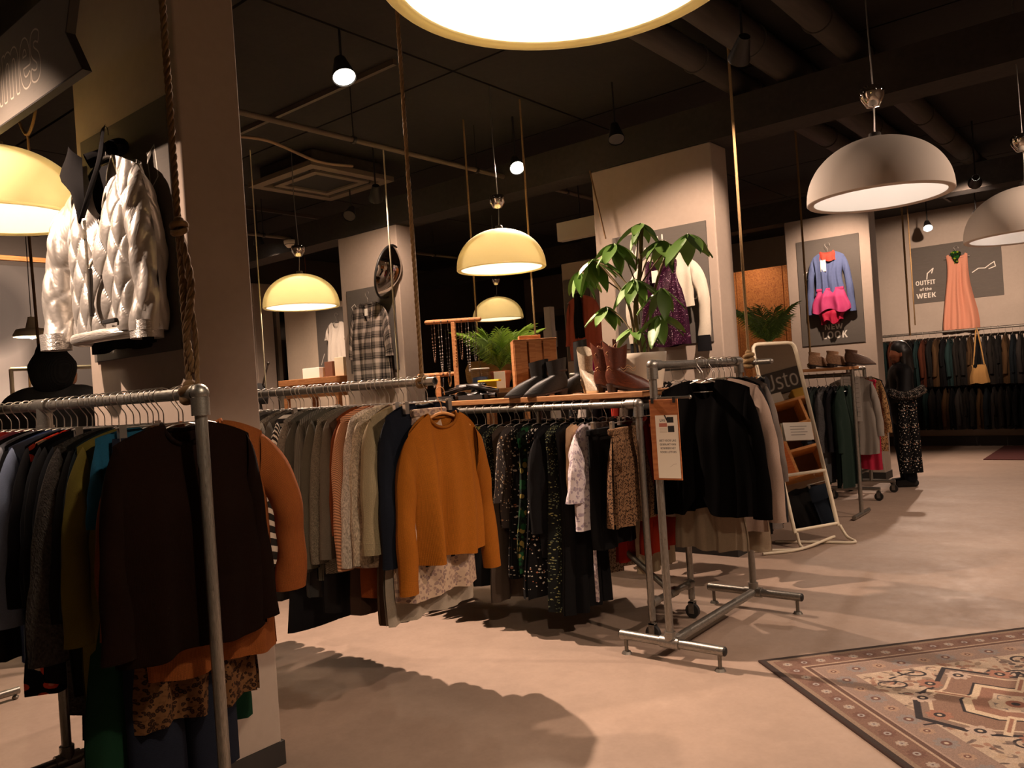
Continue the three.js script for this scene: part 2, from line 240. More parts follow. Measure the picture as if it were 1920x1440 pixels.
// swallow-tailed hanging sign
{ const o = thing('hanging_sign', 'dark swallow-tailed sign lettered Dames above the silver jacket', 'sign', [1.3, 2.775, -2.94], -Math.PI / 2);
  const L = 1.75, Hh = 0.36, pts = [[-L, 0], [0, 0], [-0.115, 0.17], [-0.02, Hh], [-L, Hh]];
  mesh('board', prism(pts, 0.03, 0.002), SM({ color: 0x332e2a, roughness: 0.8 }), o);
  const tex = canvas(1024, 211, (c, w, h) => { c.fillStyle = '#6b635a'; c.fillRect(0, 0, w, h); const r = rng(9); for (let i = 0; i < 1500; i++) { c.fillStyle = `rgba(${r() < 0.5 ? '70,64,58' : '130,122,112'},${0.06 * r()})`; c.fillRect(r() * w, r() * h, 2 + r() * 40, 1 + r() * 4); }
    c.save(); c.translate(w * 0.615, h * 0.76); c.scale(0.82, 1.25); c.textAlign = 'center'; c.font = '150px sans-serif'; c.lineJoin = 'round'; c.strokeStyle = '#b3a595'; c.lineWidth = 13; c.strokeText('Dames', 0, 0); c.strokeStyle = '#665e55'; c.lineWidth = 7; c.strokeText('Dames', 0, 0); c.fillStyle = '#6b635a'; c.fillText('Dames', 0, 0); c.restore(); });
  const s = new THREE.ShapeGeometry(new THREE.Shape(pts.map((p) => new THREE.Vector2(p[0] * 0.996 - 0.002, p[1] * 0.98 + 0.003)))); { const p = s.attributes.position, uv = s.attributes.uv; for (let i = 0; i < p.count; i++) uv.setXY(i, 1 + p.getX(i) / L, p.getY(i) / Hh); }
  mesh('lettered_face', s.translate(0, 0, 0.0185), SM({ map: tex, roughness: 0.8 }), o);
  mesh('cord', [pipe([-0.25, Hh, 0], [-0.25, 1.25, 0], 0.004, 6), pipe([-1.55, Hh, 0], [-1.55, 1.25, 0], 0.004, 6)], M.darkwire, o); }
one('rope_loop', 'thin rope loop dangling under the swallow-tailed sign', 'rope', [tube([[0, 0.32, -0.12], [0.0, 0.02, -0.1], [0, -0.09, 0], [0, 0.0, 0.11], [0, 0.32, 0.13]], 0.007, 30, 6), tube([[0, -0.09, 0], [0, -0.3, 0.01]], 0.006, 4, 6)], M.ropedark, [1.5, 2.95, -4.05]);

// ---------------------------------------------------------------- lamps
const bulbMat = (c, k) => SM({ color: 0xffffff, emissive: c, emissiveIntensity: k, roughness: 0.6 });
function pendant(label, x, y, z, { lit, d = 0.75, top = 3.44, h = 0.33, cup = h + 0.28, cd = 20 }) {
  const o = thing('pendant_lamp', label, 'lamp', [x, y, z]), R = d / 2, prof = [];
  for (let i = 0; i <= 22; i++) { const a = (i / 22) * Math.PI / 2; prof.push([Math.max(0.022, R * Math.sin(a)), h * Math.cos(a) ** 0.92]); }
  const sm = new THREE.MeshPhysicalMaterial({ color: lit > 0.1 ? 0xf4e8b4 : 0xd2c6ba, roughness: 0.75, side: THREE.DoubleSide, transmission: lit > 0.1 ? 0.55 : 0.04, thickness: 0 });
  const shade = mesh('shade', lathe(prof, 64), sm, o);
  mesh('rim', lathe([[R * 0.9, 0.0], [R * 0.925, -0.008], [R * 0.98, -0.008], [R, 0]], 64), sm, shade);
  mesh('inner_shade', lathe(prof.map(([r, y]) => [Math.max(0.02, r * 0.9), y * 0.93]), 56), new THREE.MeshPhysicalMaterial({ color: 0xf4efe6, roughness: 1, side: THREE.DoubleSide, transmission: lit > 0.1 ? 0.55 : 0.02, thickness: 0 }), shade);
  mesh('cap', lathe([[0.001, h + 0.03], [0.03, h + 0.028], [0.036, h - 0.005]], 20), M.zincdull, o);
  mesh('cord', tube([[0, h + 0.03, 0], [0.008, h + 0.2, 0.004], [-0.006, (h + top - y) / 2 + 0.1, 0], [0, top - y, 0]], 0.004, 20, 5), M.wire, o);
  mesh('ceiling_cup', lathe([[0.002, cup - 0.11], [0.035, cup - 0.105], [0.062, cup - 0.06], [0.066, cup - 0.02], [0.06, cup]], 24), M.chrome, o);
  if (lit) {
    mesh('bulb', ball([0, h * 0.6, 0], 0.05, 16), bulbMat(0xfff0cc, 14 * lit), o);
    const l = new THREE.PointLight(lit > 0.1 ? 0xffe4c6 : 0xfff0e8, cd * lit, 0, 2); l.position.set(0, h * 0.6, 0); l.castShadow = true; l.shadow.radius = 2.4; o.add(l);
  }
  return o;
}
pendant('large glowing cream dome lamp hanging nearest overhead', 1.415, 2.42, -0.945, { lit: 0.85, d: 0.8, top: 4.05, h: 0.36 });
pendant('glowing dome lamp beside the silver quilted jacket', 1.39, 2.47, -4.13, { lit: 0.17, top: 4.05 });
pendant('dim white dome lamp above the rug and front rack', 4.74, 2.44, -1.19, { lit: 0.035, top: 4.05 });
pendant('glowing dome lamp above the wooden crate', 5.16, 2.52, -4.27, { lit: 0.2, top: 4.05 });
pendant('glowing dome lamp in front of the plaid coat pillar', 4.88, 2.46, -6.66, { lit: 0.34, top: 4.05 });
pendant('small distant yellow dome lamp behind the palm fronds', 9.03, 2.52, -7.6, { lit: 0.16, top: 4.05 });
pendant('dim greyish dome lamp beside the peach dress', 6.3, 2.3, -0.68, { lit: 0.04, top: 4.05, cup: 0.33 + 0.34 });
// industrial metal pendant, far back
{ const o = thing('pendant_lamp', 'small white metal factory pendant before the grey mural', 'lamp', [3.16, 2.34, -8.75]);
  mesh('shade', lathe([[0.165, 0], [0.17, 0.02], [0.14, 0.075], [0.055, 0.09], [0.03, 0.2], [0.001, 0.205]], 28), SM({ color: 0xd9d0c0, roughness: 0.5, side: THREE.DoubleSide }), o);
  mesh('bulb', ball([0, 0.02, 0], 0.04, 12), bulbMat(0xffdf9a, 3), o); mesh('cord', pipe([0, 0.2, 0], [0, 1.71, 0], 0.004, 6), M.black, o);
  const l = new THREE.PointLight(0xffdca8, 4, 0, 2); l.position.set(0, -0.05, 0); l.castShadow = true; o.add(l); }
// spotlights on stems
function spot(label, p, aim, { cd = 100, ang = 50, pen = 0.5, r = 0.065, glow = 25, col = HALO, soft = 2, stem = true } = {}) {
  const o = thing('ceiling_spotlight', label, 'spotlight', p), dir = V3(aim[0] - p[0], aim[1] - p[1], aim[2] - p[2]).normalize();
  const q = new THREE.Quaternion().setFromUnitVectors(V3(0, 0, 1), dir), put = (g) => g.applyQuaternion(q);
  mesh('housing', [put(lathe([[r * 0.55, 0], [r * 0.6, 0.015], [r * 0.95, 0.12], [r * 1.08, 0.15], [r * 1.08, 0.165]], 22).rotateX(Math.PI / 2).translate(0, 0, -0.16)), put(new THREE.CircleGeometry(r * 0.55, 18).translate(0, 0, -0.16))], SM({ color: 0x1d1a18, roughness: 0.5, side: THREE.DoubleSide }), o);
  mesh('lens', put(new THREE.CircleGeometry(r, 26).translate(0, 0, -0.002)), glow ? bulbMat(0xfff0dc, glow) : SM({ color: 0x2a2624, roughness: 0.3 }), o);
  const b = dir.clone().multiplyScalar(-0.1); mesh('stem', [pipe([b.x, b.y, b.z], [b.x, CEIL - p[1], b.z], 0.009, 8)], M.black, o);
  if (cd) { const l = new THREE.SpotLight(col, cd, 0, ang * Math.PI / 180, pen, 2); l.position.copy(dir.clone().multiplyScalar(0.02)); l.target.position.copy(dir); l.castShadow = true; l.shadow.radius = soft; o.add(l, l.target); }
  return o;
}
const eyes = [0, 1.45, 0];
spot('brightest round spotlight shining toward the viewer beside the rope', [3.555, 3.7, -4.21], [2.9, 0, -2.6], { cd: 170, ang: 60, pen: 0.6, r: 0.075, soft: 1.5 });
spot('bright spotlight above the dome lamp over the crate', [5.86, 3.55, -4.58], [3.9, 0.4, -2.3], { cd: 75, ang: 55 });
spot('spotlight next to the smoke detector over the window', [5.93, 3.55, -8.9], [6.6, 0.6, -9.3], { cd: 70, ang: 60 });
spot('round bright spotlight above the OUTFIT board', [13.92, 3.55, -2.81], [11.0, 0.3, -1.9], { cd: 80, ang: 55 });
spot('side-turned bright spotlight aimed at the peach dress', [10.03, 3.4, -1.535], [15.1, 2.5, -2.66], { cd: 290, ang: 22, pen: 0.9 });
spot('edge-on spotlight aimed at the plaid coat', [5.45, 3.5, -6.1], [6.2, 2.2, -7.15], { cd: 26, ang: 48, pen: 0.7 });
spot('small spotlight over the grey mural', [3.508, 3.55, -9.46], [4.0, 1.7, -12], { cd: 150, ang: 55 });
spot('spotlight aimed at the silver quilted jacket', [0.1, 3.3, -3.95], [1.6, 2.0, -3.45], { cd: 75, ang: 26, pen: 0.5, soft: 1.2 });
spot('dim-edged spotlight aimed at the cream jacket', [4.9, 3.5, -2.0], [6.2, 2.35, -3.15], { cd: 70, ang: 26, pen: 0.5, soft: 1.2 });
spot('spotlight aimed at the blue cardigan', [9.7, 3.55, -2.9], [10.9, 2.4, -3.35], { cd: 45, ang: 42, pen: 0.6 });
spot('unlit black spotlight under the dark beam', [5.86, 3.55, -3.5], [5.5, 2.6, -3.2], { cd: 0, glow: 0 });
spot('unlit dark spotlight before the plaid coat pillar', [5.85, 3.55, -7.0], [5.2, 2.8, -6.6], { cd: 0, glow: 0 });
spot('unlit dark spotlight above the peach dress', [13.27, 3.5, -2.05], [14.6, 2.9, -2.3], { cd: 0, glow: 0 });
spot('spotlight over the aisle by the patterned rug', [5.6, 3.6, 1.3], [5.8, 0, -0.6], { cd: 85, ang: 60, pen: 0.9 });
spot('spotlight over the far aisle by the red mat', [9.2, 3.6, 0.3], [9.2, 0, -1.0], { cd: 60, ang: 60, pen: 0.9 });
spot('spotlight aimed at the mustard jumper from the open aisle', [3.3, 3.5, 0.7], [3.3, 0.9, -2.6], { cd: 60, ang: 26, pen: 0.8 });
spot('spotlight aimed at the chipboard partition', [11.9, 3.6, -5.0], [12.6, 1.9, -5.2], { cd: 12, ang: 55, pen: 0.9 });

// ---------------------------------------------------------------- clothes
// A garment's origin is the centre of the rail under its hook; x across the shoulders, z along the rail.
const ease = (t) => t * t * (3 - 2 * t);
function bodyGeo(o) {
  const { w = 0.22, hem = 0.24, len = 0.62, drop = 0.055, nw = 0.075, nd = 0.07, nb = 0.02, th = 0.05, th0 = 0.016, fold = 0.012, nf = 3, seed = 1, nx = 18, ny = 14, waist = 0, wave = 0.008, quilt = 0, split = 0, vee = false, qd = 0.02 } = o;
  const r = rng(seed + 77), p1 = r() * 6.28, p2 = r() * 6.28, p3 = r() * 6.28, pos = [], uv = [], idx = [];
  for (const s of [1, -1]) {
    const base = pos.length / 3;
    for (let j = 0; j <= ny; j++) for (let i = 0; i <= nx; i++) {
      const a = -1 + 2 * i / nx, t = j / ny, ax = Math.abs(a * w);
      const top = ax < nw ? -(s > 0 ? nd : nb) * (vee && s > 0 ? 1 - ax / nw : Math.sqrt(Math.max(0, 1 - (ax / nw) ** 2))) : -drop * ((ax - nw) / Math.max(1e-4, w - nw)) ** 1.5;
      const W = w + (hem - w) * ease(Math.min(1, t * 1.15)) - waist * Math.sin(Math.PI * Math.min(1, t * 1.1));
      let y = top + (-len - top) * t + wave * t * t * Math.sin(a * 5 + p3) + (split ? split * t * Math.max(0, 1 - Math.abs(a + 0.15) * 4) : 0);
      const x = a * W + 0.004 * Math.sin(t * 9 + p2), prof = th0 + (th - th0) * ease(Math.min(1, t * 2.4));
      const f = fold * Math.pow(t, 0.6);
      let z = s * prof * Math.sqrt(Math.max(0, 1 - a * a * a * a)) + f * (Math.sin(nf * Math.PI * a + p1) + 0.45 * Math.sin(nf * 1.9 * Math.PI * a + p2 + t * 1.6)) + s * f * 0.5 * Math.sin(nf * 1.3 * Math.PI * a + p3 - t) ;
      if (quilt) { const q1 = Math.abs(Math.sin((x + y * 0.5) * quilt)), q2 = Math.abs(Math.sin((x - y * 0.5) * quilt)); z += s * qd * Math.pow(q1 * q2, 0.35) * Math.min(1, (1 - Math.abs(a)) * 8); }
      pos.push(x, y, z); uv.push(x + 0.31 * seed, y);
    }
    for (let j = 0; j < ny; j++) for (let i = 0; i < nx; i++) { const k = base + j * (nx + 1) + i; if (s > 0) idx.push(k, k + nx + 1, k + 1, k + 1, k + nx + 1, k + nx + 2); else idx.push(k, k + 1, k + nx + 1, k + 1, k + nx + 2, k + nx + 1); }
  }
  return finish(pos, uv, idx);
}
function finish(pos, uv, idx) { const g = new THREE.BufferGeometry(); g.setAttribute('position', new THREE.Float32BufferAttribute(pos, 3)); g.setAttribute('uv', new THREE.Float32BufferAttribute(uv, 2)); g.setIndex(idx); g.computeVertexNormals(); return g; }
const bez = (a, b, c, t) => a * (1 - t) * (1 - t) + 2 * b * t * (1 - t) + c * t * t;
function sleeveGeo(o, side) {
  const { w = 0.22, drop = 0.055, slen = 0.56, sp = 0.035, r1 = 0.045, dz = 0.042, arm = 0.2, seed = 1, n = 12, m = 10, zf = 0, quilt = 0, bend = 0 } = o;
  const r = rng(seed * 3 + side + 9), p1 = r() * 6.28, p2 = r() * 6.28, pos = [], uv = [], idx = [];
  for (let j = 0; j <= n; j++) {
    const t = j / n, bo = bend * Math.sin(Math.PI * t);
    const ox = bez(w - 0.012, w + sp + 0.035, w + sp + r1, t) + bo, oy = bez(-drop, -drop - 0.1, -drop - slen, t);
    const ix = bez(w * 0.86, w * 0.94 + sp * 0.3, w + sp - r1, t) + bo, iy = bez(-drop - arm, -drop - arm - 0.08, -drop - slen, t);
    const cx = (ox + ix) / 2, cy = (oy + iy) / 2, hx = (ox - ix) / 2, hy = (oy - iy) / 2, d = dz * (0.5 + 0.5 * Math.min(1, t * 3)) * (1 - 0.25 * t) * (1 + 0.12 * Math.sin(t * 17 + p1)), zz = zf * t * t + 0.01 * Math.sin(t * 5 + p2);
    for (let i = 0; i <= m; i++) { const f = (i / m) * 2 * Math.PI, wr = 1 + 0.08 * Math.sin(t * 23 + f * 2 + p2) * ease(t); let q = 0; if (quilt) q = 0.012 * Math.pow(Math.abs(Math.sin((f * 0.06 + t * slen * 0.55) * quilt) * Math.sin((f * 0.06 - t * slen * 0.55) * quilt)), 0.45); pos.push(side * (cx + (hx * wr + q) * Math.cos(f)), cy + hy * Math.cos(f), zz + (d + q) * Math.sin(f)); uv.push(f * 0.06 + seed * 0.17, -t * slen); }
  }
  for (let j = 0; j < n; j++) for (let i = 0; i < m; i++) { const k = j * (m + 1) + i; if (side > 0) idx.push(k, k + 1, k + m + 1, k + 1, k + m + 2, k + m + 1); else idx.push(k, k + m + 1, k + 1, k + 1, k + m + 1, k + m + 2); }
  return finish(pos, uv, idx);
}
function neckGeo(o, r = 0.009) {
  const { nw = 0.075, nd = 0.07, nb = 0.02, th0 = 0.016 } = o, pts = [];
  for (let i = 0; i < 20; i++) { const f = (i / 20) * 2 * Math.PI, c = Math.cos(f), s = Math.sin(f); pts.push([nw * c, s > 0 ? -nd * Math.abs(s) : -nb * Math.abs(s), th0 * Math.sign(s) * Math.min(1, Math.abs(s) * 2)]); }
  return tube(pts, r, 40, 6, true);
}
function legsGeo({ w = 0.17, len = 0.95, hem = 0.11, seed = 1, n = 12, m = 10 }) {
  const out = []; const r = rng(seed);
  for (const s of [-1, 1]) {
    const pos = [], uv = [], idx = [], p = r() * 6;
    for (let j = 0; j <= n; j++) { const t = j / n, up = Math.max(0, 1 - t * 4.5), cx = s * (w / 2 + 0.012 * t), hx = w / 2 * (1 + 0.1 * up) * (1 - t) + hem * t * 0.95, d = 0.02 + 0.028 * Math.min(1, t * 4);
      for (let i = 0; i <= m; i++) { const f = i / m * 6.2832; pos.push(cx + hx * Math.cos(f), -t * len, d * Math.sin(f) + 0.008 * Math.sin(t * 7 + p)); uv.push(f * 0.05 + seed, -t * len); } }
    for (let j = 0; j < n; j++) for (let i = 0; i < m; i++) { const k = j * (m + 1) + i; idx.push(k, k + 1, k + m + 1, k + 1, k + m + 2, k + m + 1); }
    out.push(finish(pos, uv, idx));
  }
  return out;
}
const hookPts = [[0.031, -0.012, 0], [0.026, 0.018, 0], [0, 0.03, 0], [-0.026, 0.018, 0], [-0.029, -0.008, 0], [-0.012, -0.036, 0], [0, -0.055, 0], [0, -0.1, 0]];
const wireHanger = geo([tube(hookPts, 0.0022, 22, 5), tube([[-0.19, -0.165, 0], [-0.1, -0.125, 0], [0, -0.098, 0], [0.1, -0.125, 0], [0.19, -0.165, 0]], 0.0035, 20, 5), tube([[-0.19, -0.165, 0], [0, -0.168, 0], [0.19, -0.165, 0]], 0.002, 4, 4)]);
const woodHanger = geo([tube(hookPts, 0.0022, 22, 5), tube([[-0.2, -0.175, 0], [-0.1, -0.125, 0], [0, -0.1, 0], [0.1, -0.125, 0], [0.2, -0.175, 0]], 0.008, 20, 6)]);
const clipHanger = geo([tube(hookPts, 0.0022, 22, 5), pipe([-0.17, -0.1, 0], [0.17, -0.1, 0], 0.004, 6), bx(-0.16, -0.135, -0.15, -0.09, -0.01, 0.01), bx(0.135, 0.16, -0.15, -0.09, -0.01, 0.01)]);
const geoCache = new Map();
const cached = (k, f) => { if (!geoCache.has(k)) geoCache.set(k, f()); return geoCache.get(k); };
const KINDS = {
  jumper: { word: 'knit_jumper', o: { w: 0.23, hem: 0.25, len: 0.62, th: 0.05, fold: 0.014, nf: 2.4 }, sl: { slen: 0.58, r1: 0.045, dz: 0.045 }, cat: 'jumper' },
  shirt: { word: 'shirt', o: { w: 0.215, hem: 0.24, len: 0.68, th: 0.035, nw: 0.065, nd: 0.05 }, sl: { slen: 0.58, r1: 0.04, dz: 0.03 }, cat: 'shirt' },
  tee: { word: 'tee_shirt', o: { w: 0.215, hem: 0.23, len: 0.6, th: 0.03 }, sl: { slen: 0.24, r1: 0.07, dz: 0.025, arm: 0.18 }, cat: 'top' },
  blouse: { word: 'blouse', o: { w: 0.205, hem: 0.25, len: 0.64, th: 0.035, nd: 0.1 }, sl: { slen: 0.42, r1: 0.055, dz: 0.03 }, cat: 'blouse' },
  coat: { word: 'coat', o: { w: 0.235, hem: 0.27, len: 0.92, th: 0.06, nd: 0.12, fold: 0.016 }, sl: { slen: 0.6, r1: 0.055, dz: 0.05 }, cat: 'coat' },
  jacket: { word: 'jacket', o: { w: 0.23, hem: 0.235, len: 0.64, th: 0.055, nd: 0.11 }, sl: { slen: 0.59, r1: 0.05, dz: 0.045 }, cat: 'jacket' },
  cardigan: { word: 'cardigan', o: { w: 0.22, hem: 0.25, len: 0.72, th: 0.045, nd: 0.16, fold: 0.016 }, sl: { slen: 0.58, r1: 0.045, dz: 0.04 }, cat: 'cardigan' },
  dress: { word: 'dress', o: { w: 0.2, hem: 0.3, len: 1.0, th: 0.05, nd: 0.12, waist: 0.035, fold: 0.02, nf: 3.4 }, sl: null, cat: 'dress' },
  tank: { word: 'sleeveless_top', o: { w: 0.16, hem: 0.23, len: 0.6, th: 0.035, nd: 0.12, nw: 0.1, drop: 0.03 }, sl: null, cat: 'top' },
  skirt: { word: 'skirt', o: { w: 0.165, hem: 0.235, len: 0.62, th: 0.045, nw: 0, nd: 0, nb: 0, drop: 0.002, fold: 0.016, nf: 3.2 }, sl: null, cat: 'skirt' },
  trousers: { word: 'trousers', legs: true, o: { w: 0.17, len: 0.95 }, cat: 'trousers' },
};
function garment(kind, mat, label, { pos, turn = 0, group, seed = 1, q = 1, hanger = 'wire', collar, band, bandMat, ...over } = {}) {
  const K = KINDS[kind], o = thing(over.name || K.word, label, over.cat || K.cat, pos, turn, group);
  const nx = q > 1.5 ? 44 : q >= 1 ? 22 : 10, ny = q > 1.5 ? 40 : q >= 1 ? 16 : 8, sd = q >= 1 ? seed : 1 + (seed % 5);
  const P = { ...K.o, seed: sd, nx, ny, ...(over.o || {}) }, key = kind + JSON.stringify(P);
  const top = kind === 'skirt' || K.legs ? -0.135 : -0.1;
  if (K.legs) { const g = cached(key, () => geo(legsGeo({ ...P, n: q >= 1 ? 14 : 7, m: q >= 1 ? 12 : 7 }))); mesh('legs', g, mat, o).position.y = top - 0.14; mesh('waist', cached(key + 'w', () => bodyGeo({ w: P.w * 1.0, hem: P.w * 1.1, len: 0.2, th: 0.04, th0: 0.02, nw: 0, nd: 0, nb: 0, drop: 0, fold: 0.003, nx: 10, ny: 4, seed: sd })), mat, o).position.y = top; }
  else mesh('body', cached(key, () => bodyGeo(P)), mat, o).position.y = top;
  if (K.sl && over.sl !== null) {
    const S = { ...K.sl, w: P.w, drop: P.drop ?? 0.055, seed: sd, n: q >= 1 ? 16 : 7, m: q >= 1 ? 12 : 7, ...(over.sl || {}) }, kk = 's' + JSON.stringify(S);
    for (const s of [1, -1]) {
      const sm = mesh('sleeve', cached(kk + s, () => sleeveGeo(S, s)), over.sleeveMat || mat, o); sm.position.y = top;
      if (over.cuff) { const d = -(S.drop + S.slen), c = mesh('cuff', cached(kk + s + 'c', () => new THREE.CylinderGeometry(1, 0.95, 0.05, 14, 1, true).scale(S.r1 * 1.0, 1, S.dz * 0.8).translate(s * (S.w + (S.sp ?? 0.035)), d + 0.02, S.zf || 0)), over.cuff, sm); }
    }
  }
  if (band && !K.legs && kind !== 'skirt') mesh('neckband', cached('n' + key, () => neckGeo(P)), bandMat || mat, o).position.y = top;
  if (kind === 'skirt' && q >= 1) mesh('waistband', cached('wb' + P.w, () => rbx(-P.w - 0.004, P.w + 0.004, -0.035, 0.004, -0.02, 0.02, 0.01)), mat, o).position.y = top;
  const legsOrSkirt = kind === 'skirt' || K.legs;
  if (hanger) mesh('hanger', legsOrSkirt ? clipHanger : hanger === 'wood' ? woodHanger : wireHanger, hanger === 'wood' ? M.pale : over.hangerMat || M.wire, o);
  if (over.extra) over.extra(o, P, top);
  return o;
}

// ---------------------------------------------------------------- rails and racks of galvanised scaffold tube
const RT = 0.0205;
const collar = (c, axis, l = 0.055, r = 0.03) => { const a = V3(...c), d = V3(...axis).multiplyScalar(l / 2); return pipe([a.x - d.x, a.y - d.y, a.z - d.z], [a.x + d.x, a.y + d.y, a.z + d.z], r, 16); };
const elbowGeo = (c, ax, ay) => [ball(c, 0.031, 14), collar([c[0] + ax[0] * 0.045, c[1] + ax[1] * 0.045, c[2] + ax[2] * 0.045], ax, 0.06), collar([c[0] + ay[0] * 0.045, c[1] + ay[1] * 0.045, c[2] + ay[2] * 0.045], ay, 0.06), ball([c[0] + ax[0] * 0.04 + 0.03, c[1], c[2] + ax[2] * 0.04], 0.007, 8)];
const teeGeo = (c, along, down) => [collar(c, along, 0.13, 0.031), collar([c[0] + down[0] * 0.05, c[1] + down[1] * 0.05, c[2] + down[2] * 0.05], down, 0.08, 0.031)];
function caster(parent, x, z, y = 0.1) {
  const c = mesh('caster', [pipe([x, y, z], [x, y + 0.05, z], 0.012, 8), bx(x - 0.022, x - 0.017, 0.03, y + 0.004, z - 0.018, z + 0.018), bx(x + 0.017, x + 0.022, 0.03, y + 0.004, z - 0.018, z + 0.018), bx(x - 0.022, x + 0.022, y - 0.004, y + 0.004, z - 0.018, z + 0.018)], M.zincdull, parent);
  mesh('wheel', new THREE.CylinderGeometry(0.045, 0.045, 0.026, 18).rotateZ(Math.PI / 2).translate(x, 0.045, z), M.wheel, c);
}
// rail with a corner post beside the flat pillar
const A = { x: 1.40, y: 1.59, z: -2.5, to: -5.0 };
{ const o = thing('clothes_rack', 'galvanised tube clothes rack below the silver jacket', 'clothes rack', [A.x, 0, A.z]), L = A.to - A.z;
  mesh('rail', pipe([0, A.y, 0], [0, A.y, L], RT, 18), M.zinc, o);
  mesh('elbow', elbowGeo([0, A.y, 0], [0, 0, -1], [0, -1, 0]), M.zinc, o);
  mesh('post', pipe([0, 0.05, 0], [0, A.y, 0], RT, 18), M.zinc, o);
  mesh('tee', [...teeGeo([0, A.y, -1.3], [0, 0, 1], [0, -1, 0]), collar([0, A.y - 0.1, -1.3], [0, 1, 0], 0.03, 0.036)], M.zinc, o);
  for (const z of [-1.3, L]) mesh('post', pipe([0, 0.05, z], [0, A.y, z], RT, 18), M.zinc, o);
  for (const z of [0, -1.3, L]) { mesh('foot', [pipe([-0.3, 0.045, z], [0.22, 0.045, z], RT, 16), collar([0, 0.07, z], [0, 1, 0], 0.07), collar([0, 0.045, z], [1, 0, 0], 0.1), ball([-0.3, 0.045, z], RT, 10), ball([-0.28, 0.012, z], 0.018, 8, [1, 0.65, 1]), ball([0.2, 0.012, z], 0.018, 8, [1, 0.65, 1])], M.zinc, o); } }
// rail slung from the ceiling by ropes
const B = { x: 2.78, y: 1.59, z: -2.77, to: -5.0 };
{ const o = thing('hanging_rail', 'open-ended tube rail slung on ropes above the mustard jumper', 'clothes rail', [B.x, B.y, B.z]);
  const L = B.to - B.z, ring = lathe([[RT - 0.004, 0], [RT, 0], [RT, -L], [RT - 0.004, -L], [RT - 0.004, 0]], 18).rotateX(-Math.PI / 2); mesh('rail', ring, M.zinc, o);
  mesh('end_plug', new THREE.CircleGeometry(RT - 0.003, 16).translate(0, 0, -0.012), M.black, o); }
function rope(label, x, z, y0, y1, r = 0.008, mat = M.rope, fine = true, lean = 0) {
  const pts = [[0, y1, lean], [0, (y0 + y1) / 2, lean / 2], [0, y0, 0]], o = thing('rope', label, 'rope', [x, 0, z]);
  mesh('line', fine ? ropeGeo(pts, r, 70) : tube(pts, r, 6, 6), mat, o); return o;
}
function knot(o, y, r, mat) { mesh('knot', [new THREE.TorusGeometry(r * 1.6, r * 0.9, 8, 16).rotateX(1.3).translate(0, y, 0), new THREE.TorusGeometry(r * 1.5, r * 0.9, 8, 16).rotateX(1.8).rotateZ(0.5).translate(0, y - r * 1.4, 0), ball([0, y + r, 0], r * 1.5, 8)], mat, o); }
{ const o = rope('thick jute rope with a knot before the silver jacket', 1.40, -2.56, 1.62, CEIL, 0.011, M.ropedark, true, -0.02); knot(o, 2.16, 0.013, M.ropedark); knot(o, 1.6, 0.016, M.ropedark);
  mesh('frayed_end', [...ropeGeo([[0.008, 1.98, 0.005], [0.02, 1.8, 0.022], [0.012, 1.6, 0.03], [0.02, 1.5, 0.024]], 0.008, 80), ...ropeGeo([[0, 2.14, 0], [0.012, 1.95, 0.03], [-0.01, 1.78, 0.02], [0.01, 1.66, 0.012]], 0.012, 60)], M.ropedark, o); }
{ const o = rope('tall jute rope at the open end of the slung rail', B.x, -2.86, 1.63, CEIL, 0.0095, M.rope, true); knot(o, 1.6, 0.014, M.rope); }
{ const o = rope('jute rope at the far end of the slung rail', B.x, -4.75, 1.63, CEIL, 0.0095, M.rope, false); knot(o, 1.6, 0.014, M.rope); }
{ const o = rope('pale rope between the dome lamp and the palm', 5.6, -4.98, 1.56, CEIL, 0.009, M.rope, false); knot(o, 1.55, 0.014, M.rope); }
{ const o = rope('pale rope passing down behind the wooden crate', 5.6, -4.3, 1.56, CEIL, 0.009, M.rope, false); knot(o, 1.55, 0.014, M.rope); }
{ const o = rope('pale rope knotted to the rail beside the cream jacket pillar', 5.6, -2.36, 1.62, CEIL, 0.011, M.rope, false); knot(o, 1.64, 0.018, M.rope); knot(o, 1.6, 0.018, M.rope); }
{ const o = rope('pale rope running down to the shoe shelf', 8.3, -2.84, 1.55, CEIL, 0.011, M.rope, false); knot(o, 1.55, 0.016, M.rope); }
rope('thin rope hanging over the woman in black', 10.1, -2.3, 1.8, CEIL, 0.011, M.rope, false);
rope('thin rope falling in front of the OUTFIT board', 12.4, -2.75, 2.0, CEIL, 0.009, M.rope, false);
rope('rope strung before the grey mural', 3.05, -8.3, 2.0, CEIL, 0.014, M.ropedark, false, -0.1);
rope('thin dark rope on the pillar edge above the leafy plant', 6.16, -3.86, 2.8, 3.44, 0.007, M.ropedark, false, -0.12);
rope('white cord before the dome lamp near the window', 4.6, -6.95, 1.6, CEIL, 0.006, M.cream, false);
rope('bright cord in front of the plaid coat pillar', 5.6, -6.1, 1.6, CEIL, 0.008, M.cream, false);
